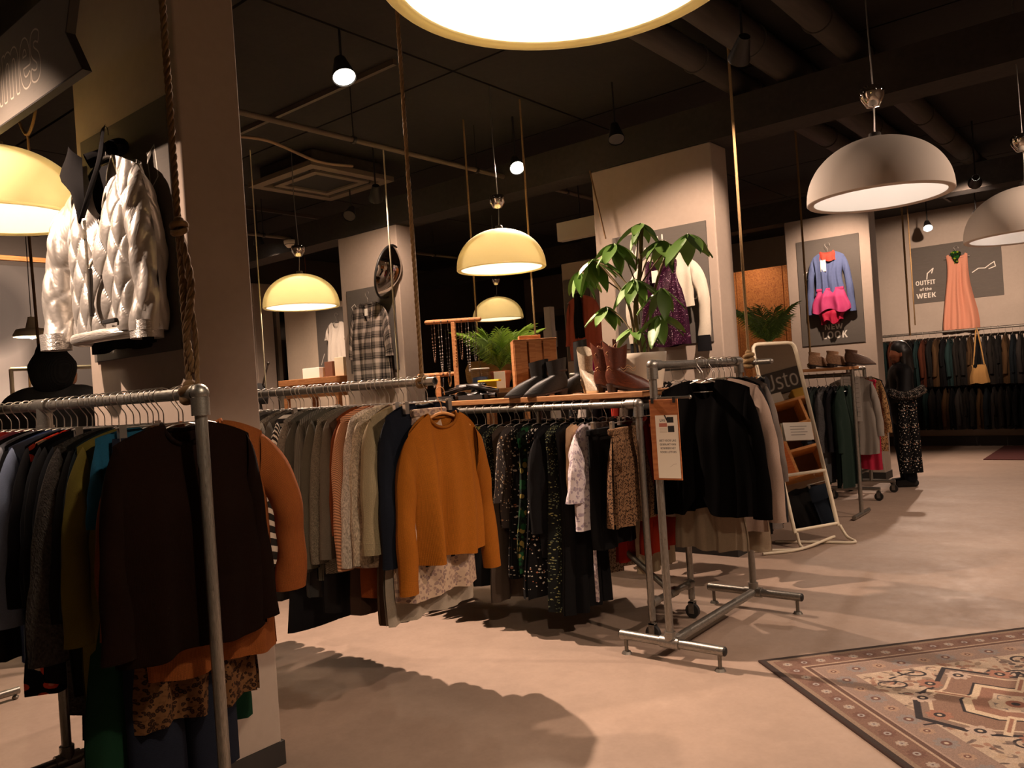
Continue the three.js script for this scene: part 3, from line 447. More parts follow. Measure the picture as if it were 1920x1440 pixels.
// double rack with a plank on top
const C = { x: 4.07, x2: 4.57, y: 1.385, z: -2.405, to: -6.0 };
{ const o = thing('clothes_rack', 'double-sided tube rack carrying the plank of boots', 'clothes rack', [C.x, 0, C.z]), W = C.x2 - C.x, L = C.to - C.z;
  for (const x of [0, W]) { mesh('rail', pipe([x, C.y, 0], [x, C.y, L], RT, 18), M.zinc, o); for (const z of [0, L]) { mesh('post', pipe([x, 0.12, z], [x, C.y, z], RT, 16), M.zinc, o); mesh('elbow', elbowGeo([x, C.y, z], [0, 0, z ? 1 : -1], [0, -1, 0]), M.zinc, o); caster(o, x, z); } }
  for (const z of [0, L]) { mesh('cross_bar', [pipe([0, 0.22, z], [W, 0.22, z], RT, 16), collar([0.03, 0.22, z], [1, 0, 0], 0.06), collar([W - 0.03, 0.22, z], [1, 0, 0], 0.06), collar([W / 2, 0.22, z], [1, 0, 0], 0.09)], M.zinc, o); mesh('cross_bar', pipe([0, C.y - 0.02, z], [W, C.y - 0.02, z], RT * 0.9, 14), M.zinc, o); }
  mesh('brace', pipe([W / 2, 0.22, 0], [W / 2, 0.9, -0.93], RT * 0.9, 14), M.zincdull, o);
  mesh('middle_post', [pipe([W / 2, 0.12, -0.93], [W / 2, C.y + 0.03, -0.93], RT, 14), pipe([0, C.y - 0.01, -0.93], [W, C.y - 0.01, -0.93], RT * 0.8, 12)], M.zinc, o); }
{ const o = thing('plank_shelf', 'long oiled wood plank under the cowboy boots and crate', 'shelf', [C.x, C.y + RT, -2.37]);
  mesh('plank', rbx(0.0, 0.3, 0.018, 0.052, -1.95, 0, 0.004), M.wood, o); mesh('plank', rbx(0.305, 0.64, 0.018, 0.052, -1.93, 0.01, 0.004), M.wood, o);
  for (const z of [-0.35, -1.6]) mesh('batten', bx(0.02, 0.6, 0.001, 0.018, z - 0.035, z + 0.035), M.wood, o); }
const PY = C.y + RT + 0.052;     // top of the plank
// front rack on T-feet
const Dk = { x: 3.81, x2: 4.93, y: 1.6, z: -2.15 };
{ const o = thing('clothes_rack', 'tube rack on T-shaped feet beside the patterned rug', 'clothes rack', [Dk.x, 0, Dk.z]), W = Dk.x2 - Dk.x;
  mesh('rail', pipe([0, Dk.y, 0], [W, Dk.y, 0], RT * 1.05, 18), M.zinc, o); mesh('base_tube', pipe([0, 0.105, 0], [W, 0.105, 0], RT * 1.25, 18), M.zinc, o);
  for (const x of [0, W]) {
    mesh('post', pipe([x, 0.1, 0], [x, Dk.y, 0], RT * 1.05, 18), M.zinc, o);
    mesh('elbow', elbowGeo([x, Dk.y, 0], [x ? -1 : 1, 0, 0], [0, -1, 0]), M.zinc, o);
    mesh('foot', [pipe([x, 0.105, -0.31], [x, 0.105, 0.31], RT * 1.25, 18), collar([x, 0.105, 0], [0, 0, 1], 0.11, 0.033), collar([x, 0.14, 0], [0, 1, 0], 0.05, 0.031)], M.zinc, o);
    for (const z of [-0.28, 0.28]) mesh('glide', [pipe([x, 0.012, z], [x, 0.1, z], 0.011, 8), pipe([x, 0, z], [x, 0.014, z], 0.03, 14, 0.022)], M.zincdull, o);
    mesh('end_cap', [ball([x, 0.105, 0.31], RT * 1.2, 10, [1, 1, 0.5]), ball([x, 0.105, -0.31], RT * 1.2, 10, [1, 1, 0.5])], M.black, o);
  }
  mesh('hook_arm', [pipe([0, 1.42, 0], [0.02, 1.42, 0.2], 0.008, 8), ball([0, 1.42, 0], 0.017, 8), ball([0.02, 1.42, 0.2], 0.012, 8), ball([0, 1.1, 0.015], 0.012, 8)], M.zinc, o); }
{ const o = thing('notice_board', 'narrow orange notice board hung on the front rack post', 'sign', [3.79, 0.985, -2.085], -Math.PI / 2 + 0.06);
  mesh('panel', rbx(-0.082, 0.082, 0, 0.43, -0.004, 0.004, 0.002), SM({ color: 0xb58560, map: T.wood, roughness: 0.7 }), o);
  const tex = canvas(256, 560, (c, w, h) => { c.fillStyle = '#e6dccb'; c.fillRect(0, 0, w, h); c.fillStyle = '#16130f'; c.fillRect(w * 0.52, h * 0.03, w * 0.3, h * 0.09); c.fillRect(w * 0.55, h * 0.17, w * 0.28, h * 0.1); c.save(); c.translate(w * 0.45, h * 0.02); c.rotate(-0.5); c.fillRect(-6, -30, 14, 70); c.restore(); c.fillStyle = '#555'; c.font = 'bold 34px sans-serif'; c.fillText('LAG', w * 0.2, h * 0.1); c.fillStyle = '#b06a58'; c.fillRect(w * 0.16, h * 0.125, w * 0.36, h * 0.06); c.fillStyle = '#c9bba8'; for (let i = 0; i < 4; i++) c.fillRect(w * 0.17, h * 0.205 + i * 12, w * 0.34, 5); c.fillStyle = '#4a443e'; c.font = 'bold 27px sans-serif'; c.textAlign = 'center'; ['MET VOOR LAG', 'GEMAAKT VAN', 'KOMMER HET', 'VOOR LETTERS'].forEach((s, i) => c.fillText(s, w * 0.5, h * 0.42 + i * 34)); c.strokeStyle = '#b7a998'; c.lineWidth = 3; c.beginPath(); c.moveTo(w * 0.55, h * 0.82); c.lineTo(w * 0.7, h * 0.78); c.lineTo(w * 0.85, h * 0.77); c.stroke(); });
  mesh('sheet', new THREE.PlaneGeometry(0.128, 0.335).translate(0.012, 0.178, 0.0048), SM({ map: tex, roughness: 0.8 }), o);
  mesh('clip', [bx(-0.07, -0.055, 0.41, 0.44, -0.008, 0.008), bx(0.055, 0.07, 0.41, 0.44, -0.008, 0.008)], M.black, o); }
// rail beside the cream jacket pillar
const Fr = { x: 5.6, y: 1.59, z: -2.2, to: -3.95 };
{ const o = thing('hanging_rail', 'tube rail slung on rope before the cream jacket pillar', 'clothes rail', [Fr.x, Fr.y, Fr.z]); mesh('rail', pipe([0, 0, 0], [0, 0, Fr.to - Fr.z], RT, 16), M.zinc, o); mesh('end_cap', ball([0, 0, 0], RT, 10), M.zinc, o); }
// shelf rack with tan boots behind the standing mirror
const Hk = { x: 8.3, y: 1.42, z: -2.44, to: -3.25 };
{ const o = thing('clothes_rack', 'tube rack with a shelf of tan boots beyond the mirror', 'clothes rack', [Hk.x, 0, Hk.z]), L = Hk.to - Hk.z;
  mesh('rail', pipe([0, Hk.y, 0], [0, Hk.y, L], RT, 14), M.zinc, o);
  for (const z of [0, L]) { mesh('post', pipe([0, 0.02, z], [0, Hk.y + 0.05, z], RT, 14), M.zinc, o); mesh('foot', pipe([-0.25, 0.03, z], [0.25, 0.03, z], RT, 12), M.zinc, o); }
  mesh('shelf', rbx(-0.15, 0.17, Hk.y + 0.05, Hk.y + 0.08, L, 0.02, 0.004), M.wood, o); }
// castered stand with the paper notice
{ const o = thing('clothes_rack', 'castered stand with a paper notice beside the woman in black', 'clothes rack', [9.3, 0, -2.78]);
  mesh('rail', pipe([0, 1.46, 0], [0.62, 1.46, 0], RT, 14), M.zinc, o);
  for (const x of [0, 0.62]) { mesh('post', pipe([x, 0.13, 0], [x, 1.46, 0], RT, 14), M.zinc, o); mesh('foot', pipe([x, 0.13, -0.26], [x, 0.13, 0.26], RT, 12), M.zinc, o); for (const z of [-0.24, 0.24]) caster(o, x, z); }
  mesh('base_tube', pipe([0, 0.28, 0], [0.62, 0.28, 0], RT, 12), M.zinc, o); }
one('paper_notice', 'grey typed paper notice hung on the castered stand', 'notice', new THREE.BoxGeometry(0.002, 0.5, 0.2), [0, 1, 2, 3, 4, 5].map((i) => (i === 1 ? SM({ map: canvas(160, 400, (c, w, h) => { c.fillStyle = '#b9b3ab'; c.fillRect(0, 0, w, h); c.fillStyle = '#8a847c'; for (let i2 = 0; i2 < 26; i2++) c.fillRect(14, 20 + i2 * 14, w - 28 - (i2 % 3) * 22, 5); }), roughness: 0.9 }) : M.paper)), [9.262, 1.13, -2.75], 0.05);
// wall rails
for (const [y, lab] of [[1.94, 'upper wall rail under the peach dress'], [1.12, 'lower wall rail under the peach dress']]) {
  const o = thing('wall_rail', 'tube on the ' + lab.replace('wall rail', 'tier of the back wall'), 'clothes rail', [14.95, y, -4.0]);
  mesh('rail', pipe([0, 0, 0], [0, 0, 4.6], RT, 12), M.zincdull, o); for (const z of [0.05, 1.5, 3, 4.5]) mesh('bracket', pipe([0, 0, z], [0.35, 0, z], 0.012, 8), M.black, o); }

// ---------------------------------------------------------------- clothes on the rails
function hang(list, where, at, anchor, group) {
  list.forEach((e, i) => { const [k, col, tex, desc, o = {}] = e; garment(k, fabric(col, tex || 'weave', o.m), o.label || `${desc} on the ${where}, ${ord(i)} from the ${anchor}`, { pos: at(i, o), seed: i + 3, group, turn: (o.turn || 0) + (o.base || 0), ...o }); });
}
// rail A: from the corner post away
const zA = [-2.62, -2.68, -2.725, -2.755, -2.79, -2.83, -2.87, -2.93, -2.98, -3.04, -3.1, -3.16, -3.22, -3.28, -3.33, -3.38, -3.47, -3.53, -3.6, -3.68, -3.75, -3.9, -4.0, -4.1, -4.2, -4.32, -4.44, -4.56];
hang([
  ['jumper', 0x1c0d07, 'knit', 'chocolate', { m: { spec: 0.12, rough: 1 }, label: 'dark chocolate fine-knit jumper nearest the corner post', q: 1.6, band: true, o: { w: 0.245, hem: 0.27, len: 0.76, th: 0.055, fold: 0.014 }, sl: { slen: 0.68, sp: 0.02, r1: 0.06 } }],
  ['jumper', 0xa45a26, 'knit', 'rust', { label: 'rust brown wide-sleeved jumper behind the chocolate jumper', q: 1.6, band: true, dx: 0.1, o: { w: 0.245, hem: 0.25, len: 0.86, th: 0.05 }, sl: { slen: 0.62, sp: 0.085, r1: 0.065, bend: 0.03, dz: 0.06 } }],
  ['dress', 0x7d6856, 'leopard', 'leopard print long dress', { q: 1, dx: 0.04, o: { w: 0.18, hem: 0.23, len: 1.02 } }],
  ['trousers', 0x1b2030, 'weave', 'dark navy trousers', { o: { w: 0.18, len: 1.08 } }],
  ['shirt', 0x1d5a78, 'weave', 'petrol blue shirt', { o: { w: 0.225, drop: 0.03, len: 0.5 }, sl: { slen: 0.3, sp: 0.0 } }],
  ['dress', 0x0f3a24, 'weave', 'bottle green long dress', { o: { len: 1.15 } }],
  ['coat', 0x77692a, 'weave', 'olive green long coat', { o: { w: 0.245, len: 1.04, hem: 0.27 }, sl: { slen: 0.66 } }],
  ['jumper', 0x1f3036, 'knit', 'dark teal jumper'], ['coat', 0x14130f, 'weave', 'black coat'], ['coat', 0x4a4440, 'boucle', 'charcoal fleecy coat', { o: { len: 1.0, th: 0.09, w: 0.26 }, m: { bump: 0.006 }, sl: { slen: 0.74, r1: 0.09, dz: 0.07, sp: 0.04 } }],
  ['trousers', 0x15161c, 'weave', 'black trousers'], ['jacket', 0x191c22, 'weave', 'midnight jacket'], ['coat', 0x101012, 'weave', 'jet black coat'], ['jumper', 0x23262c, 'knit', 'graphite jumper'],
  ['dress', 0xffffff, 'floralcoral', 'black dress with coral flowers', { o: { w: 0.24, len: 0.98, th: 0.07 } }], ['coat', 0x121114, 'weave', 'plain black long coat'],
  ['shirt', 0x9fb0d2, 'weave', 'pale blue shirt', { o: { w: 0.26, len: 0.9, th: 0.06 }, sl: { slen: 0.68, r1: 0.06, dz: 0.06 } }], ['shirt', 0x6a7fb8, 'weave', 'cornflower shirt', { o: { len: 0.9 } }], ['jumper', 0x141416, 'knit', 'black jumper'], ['jumper', 0xc0c6d4, 'weave', 'silver-grey jumper'],
  ['coat', 0x1a1512, 'weave', 'sooty coat'], ['blouse', 0xd9748a, 'weave', 'rose pink blouse'], ['blouse', 0xd0423a, 'weave', 'tomato red blouse'], ['shirt', 0xe08aa0, 'weave', 'candy pink shirt'], ['jumper', 0x35302c, 'knit', 'umber jumper'], ['jumper', 0x8a3038, 'knit', 'burgundy jumper'], ['shirt', 0xd8c8ba, 'weave', 'ecru shirt'], ['coat', 0x2c2a2a, 'weave', 'slate coat'],
], 'corner-post rail', (i, o) => [A.x + (o.dx || 0), A.y, zA[i]], 'post', 'clothes on the corner-post rail');
// rail B: rope-slung
const zB = [-2.79, -2.86, -2.95, -3.05, -3.11, -3.18, -3.25]; for (let i = 0; i < 15; i++) zB.push(-3.31 - i * 0.075);
const greys = [[0x7d7466, 'knit', 'taupe'], [0x8d8574, 'tweed', 'stone marled'], [0x6d6a5c, 'knit', 'olive grey'], [0x77746a, 'rib', 'pewter ribbed'], [0x5f5e54, 'knit', 'moss grey'], [0x8a8378, 'boucle', 'oatmeal'], [0xffffff, 'stripe', 'black and white striped'], [0x6a655c, 'knit', 'mushroom'], [0x9a9284, 'tweed', 'ash flecked'], [0x4e4c48, 'knit', 'charcoal'], [0xffffff, 'stripewide', 'broad-striped'], [0x746c62, 'knit', 'dun'], [0x575450, 'rib', 'iron grey'], [0x908a80, 'knit', 'dove'], [0x3a3836, 'knit', 'anthracite']];
hang([
  ['jumper', 0xc4731c, 'knit', 'mustard', { label: 'mustard orange jumper at the open end of the slung rail', q: 1.8, band: true, hanger: 'wood', o: { w: 0.235, hem: 0.25, len: 0.7, th: 0.06, fold: 0.036, nf: 2.1, nw: 0.1, nd: 0.07, drop: 0.085 }, sl: { slen: 0.74, sp: 0.065, r1: 0.052, dz: 0.06, arm: 0.24 }, dx: 0.05, dy: -0.06 }],
  ['jumper', 0x161c2a, 'knit', 'navy', { label: 'dark navy jumper with striped cuffs behind the mustard jumper', band: true, q: 1.6, o: { w: 0.255, hem: 0.26, len: 0.78, th: 0.06, drop: 0.06 }, sl: { slen: 0.7 } }],
  ['jumper', 0xbfad88, 'knit', 'beige batwing', { q: 1.6, o: { w: 0.265, hem: 0.25, len: 0.7, th: 0.07 }, sl: { slen: 0.64, bend: 0.02, r1: 0.07, dz: 0.06, zf: 0.02 } }],
  ['cardigan', 0xd8c9b0, 'boucle', 'cream bouclé', { m: { bump: 0.006 }, q: 1.6, o: { w: 0.26, len: 0.78, th: 0.06 }, sl: { slen: 0.7, r1: 0.055, dz: 0.055 } }],
  ['cardigan', 0xe0d4c4, 'boucle', 'off-white curly', { m: { bump: 0.006 }, q: 1.6, o: { w: 0.265, len: 0.8, th: 0.055 }, sl: { slen: 0.72, r1: 0.055, dz: 0.055 } }],
  ['jumper', 0xdaa079, 'crossrib', 'peach ribbed', { q: 1.6, o: { w: 0.265, len: 0.8, th: 0.055 }, sl: { slen: 0.74, dz: 0.055 } }],
  ['jumper', 0x8a4518, 'knit', 'burnt sienna'],
  ...greys.map(([c, t, d], i) => ['jumper', c, t, d, { o: { w: 0.25, len: 0.8 + (i % 3) * 0.05, th: 0.065 }, sl: { slen: 0.7 + (i % 4) * 0.03, dz: 0.055 }, m: t === 'boucle' ? { bump: 0.005 } : undefined }]),
].map((e) => { if (!e[4]?.label) e[3] += ' jumper'; return e; }), 'rope-slung rail', (i, o) => [B.x + (o.dx || 0), B.y + (o.dy || 0), zB[i]], 'open end', 'knitwear on the rope-slung rail');
// longer things mixed into rail B
[['skirt', 0xb9ab98, 'weave', 'pale lace skirt hanging low behind the mustard jumper', -2.9, 1.0, 0.3], ['dress', 0x5b4634, 'weave', 'brown pleated dress hanging low on the rope-slung rail', -3.0, 1.06, 0.26], ['skirt', 0xcbb89c, 'lilac', 'beige printed skirt hanging low beside the brown pleated dress', -2.83, 0.9, 0.27], ['dress', 0x3e2a1e, 'weave', 'dark umber dress hanging low behind the peach jumper', -3.215, 1.04, 0.24], ['dress', 0x1b191a, 'weave', 'black dress hanging low among the grey jumpers', -3.42, 1.05, 0.25], ['dress', 0x4b4a48, 'weave', 'smoke grey dress hanging low among the grey jumpers', -3.57, 1.0, 0.25], ['trousers', 0x16161a, 'weave', 'black trousers hanging low among the grey jumpers', -3.72, 1.02, 0.2], ['dress', 0x2a2522, 'weave', 'dark brown dress hanging low near the flat pillar', -3.87, 1.04, 0.26], ['dress', 0x8a4418, 'weave', 'ginger dress hanging low behind the off-white cardigan', -3.14, 0.95, 0.22]].forEach(([k, c, t, l, z, len, hem], i) => garment(k, fabric(c, t), l, { pos: [B.x, B.y, z], seed: 40 + i, o: k === 'skirt' ? { len, hem, w: 0.11 } : { len, hem }, group: 'clothes on the rope-slung rail' }));
// rack C: the viewer's side
const darks = [[0x17161a, 'weave', 'black'], [0xc0c0c0, 'specks', 'black speckled'], [0xb0b0b0, 'jungle', 'jungle print'], [0x2a2c33, 'weave', 'ink blue'], [0xffffff, 'darkfloral', 'small-flowered dark'], [0x33302c, 'weave', 'charcoal'], [0xffffff, 'print', 'spotted taupe'], [0x22343c, 'weave', 'deep teal'], [0xb39878, 'weave', 'camel'], [0x1a1a1c, 'weave', 'coal black'], [0xffffff, 'snake', 'snake print'], [0x54483e, 'weave', 'mocha']];
const kindsC = ['dress', 'blouse', 'dress', 'shirt', 'dress', 'jacket', 'blouse', 'dress', 'shirt', 'dress', 'blouse'];
const listC = [
  ['skirt', 0xb09c88, 'snake', '', { label: 'brown flecked short skirt nearest the rack elbow', q: 1.6, o: { w: 0.17, hem: 0.225, len: 0.56, fold: 0.022 } }],
  ['skirt', 0x080708, 'weave', '', { label: 'straight black pencil skirt beside the flecked skirt', q: 1.6, o: { w: 0.2, hem: 0.225, len: 0.7, fold: 0.008 } }],
  ['blouse', 0xffffff, 'lilac', '', { label: 'lilac flowered blouse with puffed sleeves on the double rack', q: 1.6, o: { w: 0.19, hem: 0.24, len: 0.62, th: 0.06 }, sl: { slen: 0.4, r1: 0.075, dz: 0.06 } }],
  ['tank', 0xd9b48c, 'weave', '', { label: 'apricot satin top beside the lilac blouse', o: { w: 0.2, len: 0.38, th: 0.06, hem: 0.22 }, m: { rough: 0.5 } }],
  ['dress', 0x121113, 'weave', 'black long dress', { o: { w: 0.22, len: 1.14, hem: 0.26 } }], ['dress', 0xffffff, 'darkfloral', 'dark olive-flowered dress', { o: { w: 0.22, len: 1.12, hem: 0.27 } }], ['jacket', 0x161517, 'weave', 'black jacket', { o: { len: 0.8 } }], ['dress', 0xffffff, 'specks', 'speckled long dress', { o: { w: 0.22, len: 1.05 } }], ['dress', 0xa8a8a8, 'jungle', 'green jungle print dress', { o: { w: 0.22, len: 0.9 } }],
];
for (let i = 0; i < 36; i++) { const d = darks[(i * 5 + 1) % darks.length], k = kindsC[i % kindsC.length]; listC.push([k, d[0], d[1], `${d[2]} ${KINDS[k].cat}`, { q: i < 12 ? 1 : 0.5, o: k === 'dress' ? { len: 0.95 + (i % 3) * 0.08 } : undefined }]); }
hang(listC, 'double rack', (i) => [C.x, C.y, -2.5 - (i < 4 ? [0, 0.13, 0.23, 0.29][i] : 0.36 + (i - 4) * 0.074)], 'elbow', 'clothes on the double rack');
const listC2 = [['dress', 0xc23a1e, 'weave', 'orange-red dress', { o: { len: 0.84 } }], ['skirt', 0xd2bfa0, 'weave', 'cream skirt', { o: { len: 0.95 } }], ['dress', 0xa8281c, 'weave', 'scarlet dress', { o: { len: 0.9 } }]];
for (let i = 0; i < 12; i++) { const d = darks[(i * 7 + 3) % darks.length], k = kindsC[(i + 3) % kindsC.length]; listC2.push([k, d[0], d[1], `${d[2]} ${KINDS[k].cat}`, { q: 0.6 }]); }
hang(listC2, 'far side of the double rack', (i) => [C.x2, C.y, -2.56 - i * 0.085], 'elbow', 'clothes on the far side of the double rack');
// front rack, facing the viewer
const tD = -Math.PI / 2;
hang([
  ['jacket', 0x060505, 'weave', '', { label: 'black open jacket filling the front rack', m: { spec: 0.08, rough: 1 }, base: tD, q: 1.8, o: { w: 0.27, hem: 0.29, len: 0.76, th: 0.06, split: 0.14, fold: 0.02 }, sl: { slen: 0.72, sp: 0.03, r1: 0.06, dz: 0.05 }, dz: 0.1 }],
  ['jacket', 0x060606, 'weave', 'matt black jacket', { m: { spec: 0.08, rough: 1 }, base: tD, o: { w: 0.26, len: 0.74 }, dz: 0.06 }],
  ['dress', 0x9c8a74, 'weave', 'sand dress', { base: tD, o: { len: 1.0, hem: 0.24 } }],
  ['coat', 0xbca392, 'weave', 'blush beige coat', { base: tD, o: { w: 0.27, len: 0.9 }, sl: { slen: 0.78, sp: 0.06 }, dz: 0.05 }],
  ['dress', 0xb8a48a, 'weave', 'straw dress', { base: tD, o: { len: 1.02 } }], ['coat', 0x1b1a1a, 'weave', 'black long coat', { base: tD, o: { len: 0.95 } }], ['jacket', 0x2a2827, 'tweed', 'dark tweed jacket', { base: tD }], ['coat', 0x8c8078, 'weave', 'mole grey coat', { base: tD, o: { len: 0.95 } }],
], 'front rack', (i, o) => [4.2 + i * 0.085, Dk.y, Dk.z + (o.dz || 0)], 'notice board', 'clothes on the front rack');
// rail by the cream jacket pillar
const listF = []; for (let i = 0; i < 16; i++) { const d = [[0x18171a, 'weave', 'black'], [0x2b2a2c, 'weave', 'charcoal'], [0xb83222, 'weave', 'red'], [0xd9ccc0, 'weave', 'chalk white'], [0x3a4858, 'weave', 'denim blue'], [0x1f1e20, 'weave', 'coal'], [0xffffff, 'specks', 'speckled'], [0x5b4c40, 'weave', 'brown']][(i * 3 + 1) % 8], k = ['dress', 'shirt', 'coat', 'jumper'][i % 4]; listF.push([k, d[0], d[1], `${d[2]} ${KINDS[k].cat}`, { q: i < 8 ? 1 : 0.5, o: k === 'dress' ? { len: 1.1 } : k === 'coat' ? { len: 1.0 } : undefined }]); }
hang(listF, 'rail by the cream jacket pillar', (i) => [Fr.x, Fr.y, -2.3 - i * 0.098], 'free end', 'clothes on the rail by the cream jacket pillar');
// boot-shelf rack and castered stand
hang([['coat', 0x1d3028, 'weave', 'dark green coat', { o: { len: 1.0 } }], ['jacket', 0x232226, 'weave', 'black jacket'], ['coat', 0x6e6c6c, 'tweed', 'grey tweed coat', { o: { len: 0.95, w: 0.26 } }], ['coat', 0x3a4440, 'weave', 'spruce coat', { o: { len: 1.0 } }], ['shirt', 0x30303a, 'weave', 'indigo shirt'], ['coat', 0x8c857c, 'weave', 'putty coat', { o: { len: 0.9 } }], ['dress', 0x1b1b1d, 'weave', 'black dress'], ['jumper', 0x4b4a4c, 'knit', 'grey jumper']], 'boot-shelf rack', (i) => [Hk.x, Hk.y, -2.53 - i * 0.085], 'near post', 'clothes on the boot-shelf rack');
hang([['coat', 0xa9a096, 'weave', 'light grey coat', { base: tD, o: { len: 0.85 } }], ['skirt', 0xd0304e, 'weave', 'hot pink skirt', { base: tD, o: { len: 1.0, w: 0.2, hem: 0.22 }, dz: 0.04 }], ['cardigan', 0xcfc2b0, 'leopard', 'cream patterned cardigan', { base: tD, o: { len: 0.85 }, dz: 0.05 }], ['coat', 0xbfb6aa, 'weave', 'pale stone coat', { base: tD, o: { len: 1.0 }, dz: -0.06 }], ['jacket', 0x222024, 'weave', 'black jacket', { base: tD }]], 'castered stand', (i, o) => [9.37 + i * 0.1, 1.46, -2.78 + (o.dz || 0)], 'paper notice', 'clothes on the castered stand');
// wall rails, two tiers of mostly dark clothes seen edge-on
const wc = [[0x121113, 'black'], [0x1c2328, 'slate blue'], [0x5a2e1c, 'rust'], [0x28231f, 'peat brown'], [0x18212a, 'navy'], [0x5a4128, 'tan'], [0x131316, 'soot black'], [0x223838, 'teal'], [0x383330, 'grey'], [0x111010, 'jet'], [0x24211f, 'umber'], [0x4a2019, 'brick red']];
const wk = ['shirt', 'jumper', 'blouse', 'jacket'];
for (const [y, n, tier, off] of [[1.94, 34, 'upper', 0], [1.12, 32, 'lower', 5]]) for (let i = 0; i < n; i++) { const c = wc[(i * 7 + off + (i >> 2)) % wc.length], k = wk[(i + off) % 4]; garment(k, fabric(c[0], 'weave'), `${c[1]} ${KINDS[k].cat} on the ${tier} wall rail, ${ord(i)} counting from the pillar`, { pos: [14.93, y, -3.9 + i * 0.1], q: 0.4, seed: i, group: `clothes on the ${tier} wall rail`, o: { len: tier === 'upper' ? 0.8 : 0.7, th: 0.055 } }); }

// ---------------------------------------------------------------- clothes shown on the pillars
const tag = (x, y, z, w = 0.05, h = 0.08) => (o) => mesh('price_tag', rbx(x - w / 2, x + w / 2, y - h, y, z, z + 0.002, 0.0008), M.paper, o);
const onWall = -Math.PI / 2;
// silver quilted jacket
{ const silver = new THREE.MeshPhysicalMaterial({ color: 0xcfc9c2, metalness: 0.6, roughness: 0.34, side: THREE.DoubleSide, bumpMap: T.crinkle, bumpScale: 0.0015 }), lin = fabric(0x1b1819, 'weave');
  const o = thing('quilted_jacket', 'shiny silver quilted jacket on the dark board', 'jacket', [1.565, 2.72, -3.42], onWall + 0.06), top = -0.12, Q = 31;
  mesh('body', bodyGeo({ w: 0.25, hem: 0.265, len: 0.74, drop: 0.06, nw: 0.1, nd: 0.26, nb: 0.0, vee: true, th: 0.085, th0: 0.03, fold: 0.012, nf: 1.4, seed: 5, nx: 120, ny: 140, quilt: Q, qd: 0.02 }), silver, o).position.y = top;
  for (const s of [1, -1]) { const S = { w: 0.25, drop: 0.06, slen: 0.68, sp: s > 0 ? 0.03 : 0.1, r1: 0.068, dz: 0.075, arm: 0.26, seed: 7, n: 70, m: 44, quilt: Q, zf: s > 0 ? 0.03 : 0.09, bend: s > 0 ? 0.02 : 0.04 }, sl = mesh('sleeve', sleeveGeo(S, s), silver, o); sl.position.y = top; const cx = s * (0.25 + S.sp), cg = new THREE.CylinderGeometry(1, 0.97, 0.07, 26, 1, true).scale(0.07, 1, 0.062).translate(cx, -0.735, S.zf); mesh('cuff', cg, silver, sl); mesh('cuff_lining', new THREE.CircleGeometry(1, 22).rotateX(Math.PI / 2).scale(0.066, 1, 0.058).translate(cx, -0.755, S.zf), lin, sl); }
  mesh('hem_band', tube([[-0.265, -0.735, 0], [-0.18, -0.74, 0.085], [0, -0.74, 0.1], [0.18, -0.74, 0.085], [0.265, -0.735, 0], [0.18, -0.74, -0.06], [0, -0.74, -0.07], [-0.18, -0.74, -0.06]], 0.026, 60, 10, true), silver, o).position.y = top;
  mesh('lining', bodyGeo({ w: 0.235, hem: 0.25, len: 0.79, drop: 0.07, nw: 0.07, nd: 0.01, nb: 0, th: 0.035, nx: 16, ny: 10 }), lin, o).position.set(0, top, -0.02);
  // turned-back collar: a ribbon along the V that flares outward
  const flap = (s, w0, w1, lift, mat, nm) => { const pos = [], uv = [], idx = []; for (let j = 0; j <= 12; j++) { const t = j / 12, ix = s * 0.1 * (1 - t), iy = 0.03 * (1 - t) - 0.25 * t, wd = w0 * Math.sin(Math.PI * Math.min(1, 0.35 + 0.65 * t)) + w1 * Math.exp(-((t - 0.35) ** 2) * 30); for (let i = 0; i <= 5; i++) { const f = i / 5; pos.push(ix + s * wd * f, iy + 0.02 * f * (1 - t) - 0.03 * f * t + lift * f * (1 - t), 0.05 + 0.055 * t + 0.03 * Math.sin(f * 2.4)); uv.push(f * 0.1, t * 0.3); } } for (let j = 0; j < 12; j++) for (let i = 0; i < 5; i++) { const k = j * 6 + i; idx.push(k, k + 1, k + 6, k + 1, k + 7, k + 6); } mesh(nm, finish(pos, uv, idx), mat, o).position.y = top; };
  flap(-1, 0.07, 0.09, 0.05, lin, 'collar'); flap(1, 0.05, 0.02, 0.06, lin, 'collar');
  mesh('collar_stand', [tube([[-0.1, 0.02, 0.03], [-0.07, 0.05, -0.03], [0, 0.06, -0.045], [0.07, 0.06, -0.03], [0.1, 0.03, 0.03]], 0.032, 24, 10)], lin, o).position.y = top;
  mesh('zip', [bx(-0.005, 0.005, -0.73, -0.26, 0.104, 0.112), bx(-0.008, 0.008, -0.34, -0.3, 0.11, 0.118)], M.zincdull, o).position.y = top;
  mesh('pocket_welt', rbx(0.055, 0.072, -0.66, -0.46, 0.11, 0.125, 0.006).rotateZ(-0.05), M.darkwire, o).position.y = top; mesh('label_tab', rbx(0.1, 0.2, -0.7, -0.682, 0.1, 0.116, 0.005), M.blackmat, o).position.y = top;
  mesh('hanger', woodHanger, M.darkwire, o); }
